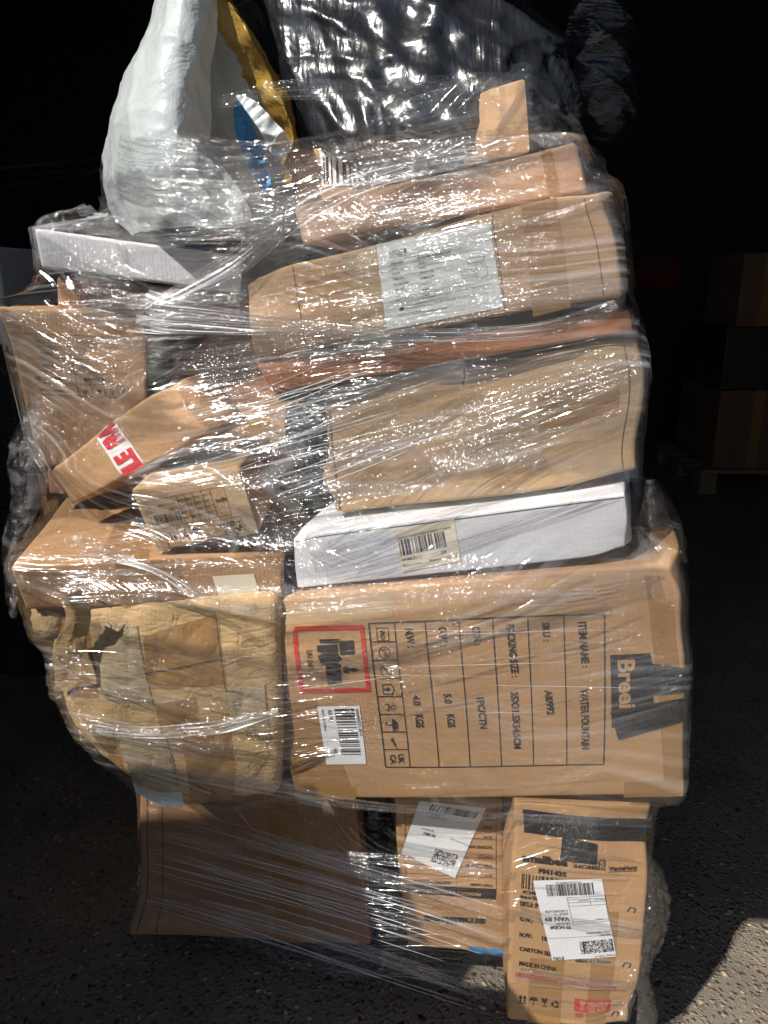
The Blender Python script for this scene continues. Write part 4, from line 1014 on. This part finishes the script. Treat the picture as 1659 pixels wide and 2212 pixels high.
def rad(th, z):
    """film radius at angle / height, bilinear"""
    zi = np.clip((np.asarray(z) - ZC[0]) / (ZC[1] - ZC[0]), 0, len(ZC) - 1.001); i = zi.astype(int); f = zi - i
    ti = (np.asarray(th) / (2 * math.pi) * NT) % NT; j = ti.astype(int) % NT; g = ti - np.floor(ti); j2 = (j + 1) % NT
    return (1 - f) * ((1 - g) * R[i, j] + g * R[i, j2]) + f * ((1 - g) * R[i + 1, j] + g * R[i + 1, j2])
def fpos(th, z, off):
    r = rad(th, z) + off
    return np.stack([XC + r * np.sin(th), YC - r * np.cos(th), np.asarray(z)], -1)
def hit(px, py, off=.004):
    r = ray(px, py); o = np.array([0, 0, CAM_H]); prev = None
    for Y in np.arange(.70, 1.6, .004):
        p = o + r * (Y / r[1]); th = math.atan2(p[0] - XC, YC - p[1]); q = math.hypot(p[0] - XC, p[1] - YC)
        if q < rad(th, p[2]) + off: return p
    return None
wrap = rootobj('stretch_wrap', 'clear stretch film wound round the whole load, pleated and glinting', 'stretch wrap', (XC, YC, 0))
def layer(name, mat, off, z0f, z1f, nu, nv, seed, amp, slope=0.):
    th = np.linspace(-math.pi, math.pi, nu)
    z0 = z0f(th); z1 = z1f(th); k = np.linspace(0, 1, nv)[:, None]
    Z = z0 + (z1 - z0) * k; T = np.tile(th, (nv, 1))
    V = fpos(T.ravel(), Z.ravel(), off)
    nr = np.c_[np.sin(T.ravel()), -np.cos(T.ravel()), np.zeros(T.size)]
    rg = Ridge(seed, .03, .10, 8, (.12, .12, 1)); rg2 = Ridge(seed + 2, .02, .05, 8)
    Vt = V.copy(); Vt[:, 2] += slope * T.ravel() * .42
    V = V + nr * (amp * 1.3 * rg(Vt) + amp * .12 * rg2(V))[:, None]
    g = lambda sd, l0, l1: Noise(sd, 1.0, l0, l1, 10)(V)[:, 0]
    uv = np.stack([T.ravel() * .42, Z.ravel() + slope * T.ravel() * .42 + .05 * g(seed + 7, .3, .8)], 1)
    rgt = 1 / (1 + np.exp(-(V[:, 0] + .08) * 40)); zz = V[:, 2] - .20 * (V[:, 0] - .1)
    reg = .22 / (1 + np.exp(-(zz - 1.15) * 60)) - rgt * (.7 * np.exp(-((zz - 1.02) / .10) ** 2) + .35 * np.exp(-((zz - .90) / .05) ** 2) + .30 * np.exp(-((zz - .66) / .14) ** 2) + .3 * np.exp(-((zz - .3) / .15) ** 2))
    mask = np.stack([np.clip(.02 + reg + 1.0 * g(seed + 8, .08, .3), 0, 1.2), np.clip(.5 + .9 * g(seed + 9, .08, .35) + .4 / (1 + np.exp(-(V[:, 2] - 1.12) * 40)) / (1 + np.exp((V[:, 0] + .12) * 40)), .05, 2.4)], 1)
    return meshobj(name, V, gridfaces(nv, nu), mat, wrap, uv=uv, mask=mask)
topz = lambda th: 1.40 + .065 * np.clip(np.sin(th * 1.6 - .1), -.6, 1) + .006 * np.sin(th * 23) + .004 * np.sin(th * 61)
layer('film_layer', M['film'], .003, lambda th: .155 + .02 * np.sin(th * 5), topz, 700, 330, 91, .003, -.12)
layer('film_layer', M['film2'], .007, lambda th: .52 + .05 * np.sin(th * 2.1 + 1), lambda th: topz(th) - .05 + .02 * np.sin(th * 7), 600, 240, 95, .004, .3)

def fold(pts, wid, pleats=6, amp=.0025, off=.006, seed=0, n=120, mat='fold', fan=0.):
    """gathered film: a pleated ribbon laid along the wrap; pts on the frame, wid in frame units"""
    H = [hit(*q) for q in pts]; H = [h for h in H if h is not None]
    if len(H) < 2: return
    c = catmull(H, n)
    rs = np.random.RandomState(seed + 100)
    m = pleats * 6 + 1; k = np.linspace(-.5, .5, m)
    wd = np.interp(np.linspace(0, 1, n), np.linspace(0, 1, len(wid)), wid) / F * .98
    tg = np.gradient(c, axis=0); tg /= np.linalg.norm(tg, axis=1)[:, None]
    out = c - np.array([XC, YC, 0]); out[:, 2] = 0; out /= np.linalg.norm(out, axis=1)[:, None]
    sd = np.cross(tg, out); sd /= np.linalg.norm(sd, axis=1)[:, None]
    s = np.linspace(0, 1, n)
    kk = k[None] + .035 * np.sin(s[:, None] * 9 + k[None] * 17 + seed) + .02 * np.sin(s[:, None] * 23 + seed * 2)
    q = c[:, None] + sd[:, None] * (kk * wd[:, None])[:, :, None]
    th = np.arctan2(q[..., 0] - XC, YC - q[..., 1]); base = fpos(th.ravel(), np.clip(q[..., 2].ravel(), .11, 1.47), off).reshape(q.shape)
    ph = rs.uniform(0, 6.28, 4); hgt = np.zeros((n, m)); 
    for a_, fr in ((1, pleats), (.6, pleats * 1.7), (.35, pleats * 2.9)):
        hgt += a_ * np.abs(np.sin(math.pi * fr * k[None] + ph[0] * fr + 1.5 * np.sin(s[:, None] * rs.uniform(2, 5) + ph[1])))
    env = np.minimum(1, np.minimum(s, 1 - s) * 8)[:, None]
    w_ = np.minimum(1.0, wd[:, None] / .02) * amp * env
    base = base + out[:, None] * (hgt * w_)[:, :, None]
    uv = np.stack([np.repeat(np.cumsum(np.r_[0, np.linalg.norm(np.diff(c, axis=0), axis=1)]), m), (k[None] * wd.max() + 0 * s[:, None]).ravel() + seed * .37], 1)
    meshobj('film_fold', base.reshape(-1, 3), gridfaces(n, m), M[mat], wrap, uv=uv, mask=np.stack([np.full(n * m, .35), np.repeat(np.clip(.7 + .6 * np.sin(s * 11 + seed) + .4 * np.sin(s * 27 + seed), .2, 1.6), m)], 1))
FOLDS = [
 ([(300, 672), (450, 690), (640, 702), (880, 722), (1120, 716), (1330, 668)], [90, 70, 40, 26, 30, 40], 9),
 ([(325, 672), (520, 566), (690, 440), (860, 372), (1040, 330)], [40, 60, 45, 35, 50], 7),
 ([(160, 592), (330, 542), (520, 482), (660, 430)], [40, 22, 26, 30], 5),
 ([(90, 480), (200, 500), (340, 520), (520, 500), (640, 450)], [30, 26, 34, 40, 20], 6),
 ([(245, 330), (420, 352), (600, 340), (760, 300), (900, 245), (1050, 205)], [150, 110, 60, 60, 70, 60], 12),
 ([(250, 400), (420, 430), (600, 400), (760, 340), (960, 290), (1180, 260)], [80, 70, 40, 50, 60, 80], 9),
 ([(480, 222), (640, 198), (860, 196), (1050, 178), (1180, 215)], [24, 40, 44, 30, 20], 6),
 ([(640, 430), (820, 368), (1000, 320), (1220, 300)], [30, 40, 36, 30], 6),
 ([(640, 500), (900, 440), (1100, 400), (1290, 360)], [40, 60, 70, 40], 7),
 ([(180, 1152), (260, 1190), (340, 1222), (470, 1292), (565, 1312)], [12, 14, 12, 18, 26], 3),
 ([(420, 1272), (600, 1292), (800, 1280), (1100, 1262), (1420, 1258)], [22, 60, 50, 60, 40], 8),
 ([(560, 1330), (800, 1300), (1000, 1282), (1300, 1290)], [14, 40, 30, 20], 6),
 ([(128, 1528), (200, 1562), (340, 1576), (480, 1562), (606, 1530)], [34, 40, 38, 34, 20], 4),
 ([(130, 1420), (220, 1480), (330, 1500), (600, 1540)], [10, 16, 22, 20], 4),
 ([(160, 1690), (330, 1742), (560, 1800), (820, 1880), (1095, 1965)], [70, 66, 56, 50, 40], 9),
 ([(310, 1790), (520, 1838), (800, 1925), (1095, 2030)], [8, 16, 26, 30], 4),
 ([(312, 1822), (600, 1895), (860, 1975), (1095, 2062)], [10, 18, 20, 20], 4),
 ([(315, 1905), (520, 1960), (760, 2030), (1020, 2125)], [8, 24, 30, 26], 5),
 ([(318, 1940), (560, 1990), (800, 2060), (1060, 2160)], [10, 26, 22, 14], 5),
 ([(350, 1800), (700, 1830), (1000, 1860), (1095, 1880)], [30, 30, 40, 30], 5),
 ([(300, 1010), (470, 962), (640, 905), (800, 850), (1000, 790)], [30, 60, 90, 60, 40], 8),
 ([(470, 1060), (640, 1010), (800, 962), (1000, 900), (1380, 770)], [20, 50, 60, 50, 60], 7),
 ([(560, 1100), (700, 1070), (900, 1030), (1150, 960), (1400, 880)], [60, 70, 50, 40, 40], 8),
 ([(600, 1150), (760, 1122), (1000, 1090), (1370, 1010)], [50, 60, 30, 30], 6),
 ([(440, 820), (600, 790), (760, 760), (1000, 735)], [50, 40, 30, 20], 6),
 ([(380, 780), (520, 770), (650, 740), (900, 690), (1340, 610)], [40, 50, 50, 36, 30], 7),
 ([(20, 680), (120, 690), (220, 680), (420, 650), (520, 640)], [30, 60, 70, 50, 30], 8),
 ([(10, 670), (40, 800), (95, 1000), (60, 1130), (20, 1230), (90, 1420), (150, 1620)], [12, 20, 30, 26, 22, 18, 20], 4),
 ([(52, 980), (42, 1050), (48, 1130), (58, 1200)], [8, 16, 18, 30], 3),
 ([(140, 1300), (300, 1290), (460, 1300), (600, 1320)], [30, 22, 30, 40], 5),
 ([(300, 1650), (560, 1690), (800, 1735), (1100, 1760), (1400, 1770)], [40, 50, 30, 20, 40], 6),
 ([(1110, 1960), (1240, 1990), (1380, 2010)], [30, 40, 30], 5),
 ([(1105, 2090), (1240, 2110), (1375, 2120)], [40, 40, 30], 5),
]
for i, (pts, wid, pl) in enumerate(FOLDS): fold(pts, wid, pl, seed=i, off=.006 + .0012 * (i % 5), amp=.0035 if i in (0, 1, 9, 12, 28) else .0025, mat='rope' if i in (0, 1, 9, 12, 28) else 'fold')
rs = random.Random(77)
def spread(n, xa, xb, ya, yb, la, lb, sa, sb, wa, wb):
    for i in range(n):
        x0, y0, L, sl_ = rs.uniform(xa, xb), rs.uniform(ya, yb), rs.uniform(la, lb), rs.uniform(sa, sb); q = rs.uniform(-.03, .03) * L
        fold([(x0, y0), (x0 + L * .5, y0 + L * .5 * sl_ + q), (x0 + L, y0 + L * sl_)], [rs.uniform(2, 6), rs.uniform(wa, wb), rs.uniform(2, 8)], 2, .0016, .005 + rs.random() * .006, 300 + i + int(xa), 70)
spread(16, 700, 1000, 900, 1100, 280, 560, -.36, -.2, 5, 18)     # taut pleats over the plain carton
spread(6, 560, 900, 1280, 1480, 350, 700, -.16, .04, 4, 10)     # fountain carton
spread(4, 600, 900, 1640, 1710, 350, 600, -.02, .06, 4, 10)
spread(14, 530, 800, 480, 720, 350, 600, -.30, -.12, 5, 18)      # chair carton
spread(10, 620, 760, 330, 480, 350, 520, -.28, -.12, 5, 18)
spread(12, 20, 200, 620, 760, 200, 420, -.08, .12, 6, 20)        # ruled carton
spread(8, 60, 260, 780, 980, 160, 320, -.7, -.3, 4, 12)
spread(12, 30, 300, 1130, 1290, 240, 460, -.05, .35, 4, 14)      # wide carton
spread(12, 110, 300, 1330, 1680, 260, 450, -.1, .3, 4, 14)       # crushed carton
spread(8, 1105, 1180, 1800, 2150, 140, 240, .02, .2, 3, 10)
# hair-thin strands that the film has drawn into
def strand(pts, wid, seed):
    H = [hit(*q, .009) for q in pts]; H = [h for h in H if h is not None]
    if len(H) < 2: return
    n = 40; c = catmull(H, n); tg = np.gradient(c, axis=0); tg /= np.linalg.norm(tg, axis=1)[:, None]
    ax = np.cross(tg, [0, 1., 0]); ax /= np.linalg.norm(ax, axis=1)[:, None]; bx = np.cross(tg, ax)
    s = np.linspace(0, 1, n); r = wid * np.sin(np.pi * np.clip(s, .03, .97)) ** .5
    V = np.concatenate([c + (ax * math.cos(a_) + bx * math.sin(a_) * .5) * r[:, None] for a_ in np.linspace(0, 6.283, 6)[:-1]]).reshape(5, n, 3).transpose(1, 0, 2).reshape(-1, 3)
    meshobj('film_strand', V, gridfaces(n, 5, True), M['strand'], wrap)
m_, nt, ns, ls, b_ = newmat('drawn_film_strand')
b_.inputs['Base Color'].default_value = (.75, .77, .8, 1); b_.inputs['Roughness'].default_value = .15; b_.inputs['Alpha'].default_value = .4; b_.inputs['Specular IOR Level'].default_value = .8
M['strand'] = m_
rs = random.Random(12)
for i in range(26):      # low diagonal strands
    x0 = rs.choice([312, 316, 330, 420, 540]); y0 = rs.uniform(1775, 1960); L = rs.uniform(250, 780)
    sl_ = rs.uniform(.24, .36); strand([(x0, y0), (x0 + L * .5, y0 + L * .5 * sl_ - 4), (min(1090, x0 + L), y0 + min(1090 - x0, L) * sl_)], rs.uniform(.0004, .0011), i)
for i in range(34):      # strands across the dark gap
    x0 = rs.uniform(430, 640); y0 = rs.uniform(860, 1110); L = rs.uniform(120, 420); sl_ = rs.uniform(-.42, -.2)
    strand([(x0, y0), (x0 + L * .5, y0 + L * .5 * sl_ + 3), (x0 + L, y0 + L * sl_)], rs.uniform(.0003, .0008), i)
for i in range(12):
    x0 = rs.uniform(560, 1100); y0 = rs.uniform(1270, 1560); L = rs.uniform(150, 400); sl_ = rs.uniform(-.16, .05)
    strand([(x0, y0), (x0 + L * .5, y0 + L * .5 * sl_), (x0 + L, y0 + L * sl_)], rs.uniform(.0002, .0005), i)
# loose billows
def billow(outline, Yf, name, seed, n=40, m=26, amp=.012):
    """outline: rows (py, x_left, x_right); Yf: depth of left / right edge"""
    V = []; U = []
    ys = np.linspace(outline[0][0], outline[-1][0], n); t = np.array(outline, float)
    for y in ys:
        a0, a1 = np.interp(y, t[:, 0], t[:, 1]), np.interp(y, t[:, 0], t[:, 2])
        for j in range(m):
            k = j / (m - 1); Y = Yf[0] + (Yf[1] - Yf[0]) * k - .03 * math.sin(math.pi * k)
            V.append(P(a0 + (a1 - a0) * k, y, Y)); U.append((k * .15, y / F))
    V = np.array(V); V = V + normals_grid(V, n, m) * (amp * (Ridge(seed, .03, .1, 8)(V) - .3) + .004 * (Ridge(seed + 1, .012, .03, 6)(V) - .3))[:, None]
    meshobj(name, V, gridfaces(n, m), M['loose'], wrap, uv=np.array(U), mask=np.ones((len(U), 2)))
billow([(850, 70, 84), (900, 52, 92), (960, 22, 96), (1010, 16, 100), (1060, 26, 104), (1110, 18, 80), (1170, 4, 50), (1240, 10, 40), (1300, 14, 44), (1335, 26, 34)], (1.12, 1.04), 'loose_film', 201)
billow([(1840, 1388, 1396), (1880, 1386, 1428), (1940, 1384, 1446), (2000, 1382, 1444), (2060, 1380, 1418), (2100, 1380, 1400), (2150, 1378, 1412), (2212, 1376, 1420)], (.90, .97), 'loose_film', 207)
billow([(445, 185, 190), (462, 110, 215), (480, 78, 330), (500, 74, 420)], (1.13, 1.16), 'loose_film', 213, 24, 40)
billow([(168, 1050, 1080), (190, 1040, 1180), (230, 1060, 1225), (290, 1130, 1262), (340, 1200, 1300), (420, 1262, 1335)], (1.06, 1.2), 'loose_film', 217)
billow([(1036, 1395, 1415), (1080, 1390, 1436), (1140, 1372, 1462), (1190, 1362, 1478), (1215, 1362, 1486)], (.93, 1.02), 'loose_film', 223)

# ================================================================== pallets standing in the dark behind
M['dim'] = bagmat('gloom_toned_wrap', (.035, .028, .024), .45, (4, 4, 20), .5)  # black wrap colour that also paints in the gloom of the interior
M['dim_brown'] = cardboard('gloom_toned_brown', (.13, .075, .042), .5, .8)  # brown board darkened in colour to read as unlit
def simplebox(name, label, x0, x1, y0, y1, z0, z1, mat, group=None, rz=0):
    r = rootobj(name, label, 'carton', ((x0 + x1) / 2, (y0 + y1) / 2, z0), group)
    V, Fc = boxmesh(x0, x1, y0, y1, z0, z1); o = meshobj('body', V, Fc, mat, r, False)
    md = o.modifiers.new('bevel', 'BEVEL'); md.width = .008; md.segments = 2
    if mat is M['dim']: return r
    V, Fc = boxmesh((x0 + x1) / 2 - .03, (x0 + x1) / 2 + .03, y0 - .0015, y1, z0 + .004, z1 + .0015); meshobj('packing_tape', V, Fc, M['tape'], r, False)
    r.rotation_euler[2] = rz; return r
pallet('wooden_pallet', 'wooden pallet carrying dim wrapped cartons against the dark warehouse', 1.85, 3.0, 4.35, 5.2, .14)
bx = [(1.55, 2.0, 3.5, 4.1, .141, .60), (2.02, 2.5, 3.5, 4.1, .141, .55), (1.55, 1.95, 3.52, 4.1, .601, .95), (1.97, 2.45, 3.52, 4.1, .601, 1.08), (1.6, 1.9, 3.54, 4.0, .951, 1.35), (1.95, 2.4, 3.56, 4.0, 1.081, 1.5)]
lab = ['brown carton at the bottom of the dim pallet beside the warehouse aisle', 'wide brown carton at the bottom outer corner of the dim pallet', 'brown carton in the middle layer of the dim pallet', 'dim carton carrying a tall white G label', 'small carton on the top layer of the dim pallet', 'tall carton on the top layer of the dim pallet']
gb = []
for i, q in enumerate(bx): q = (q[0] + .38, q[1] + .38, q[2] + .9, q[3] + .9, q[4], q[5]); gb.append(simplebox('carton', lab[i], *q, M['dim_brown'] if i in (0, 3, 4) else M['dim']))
meshobj('letter_label', *boxmesh(2.42, 2.5, 4.4165, 4.4195, .8, 1.04), M['label_grey'], gb[3], False)
V2, F2, x0, x1, hh = textmesh('G', .04)
meshobj('label_letter', np.stack([2.43 + (V2[:, 0] - x0) / (x1 - x0) * .06, np.full(len(V2), 4.4155), .82 + V2[:, 1] / hh * .07], 1), F2, M['ink'], gb[3], False)
simplebox('carton', 'dim white carton on a dark stack at the left rear', -1.6, -1.05, 2.2, 2.7, 1.04, 1.3, M['white_board'])
simplebox('carton', 'shade-toned dark carton holding up the dim white carton', -1.62, -1.06, 2.2, 2.72, .56, 1.038, M['dim'])
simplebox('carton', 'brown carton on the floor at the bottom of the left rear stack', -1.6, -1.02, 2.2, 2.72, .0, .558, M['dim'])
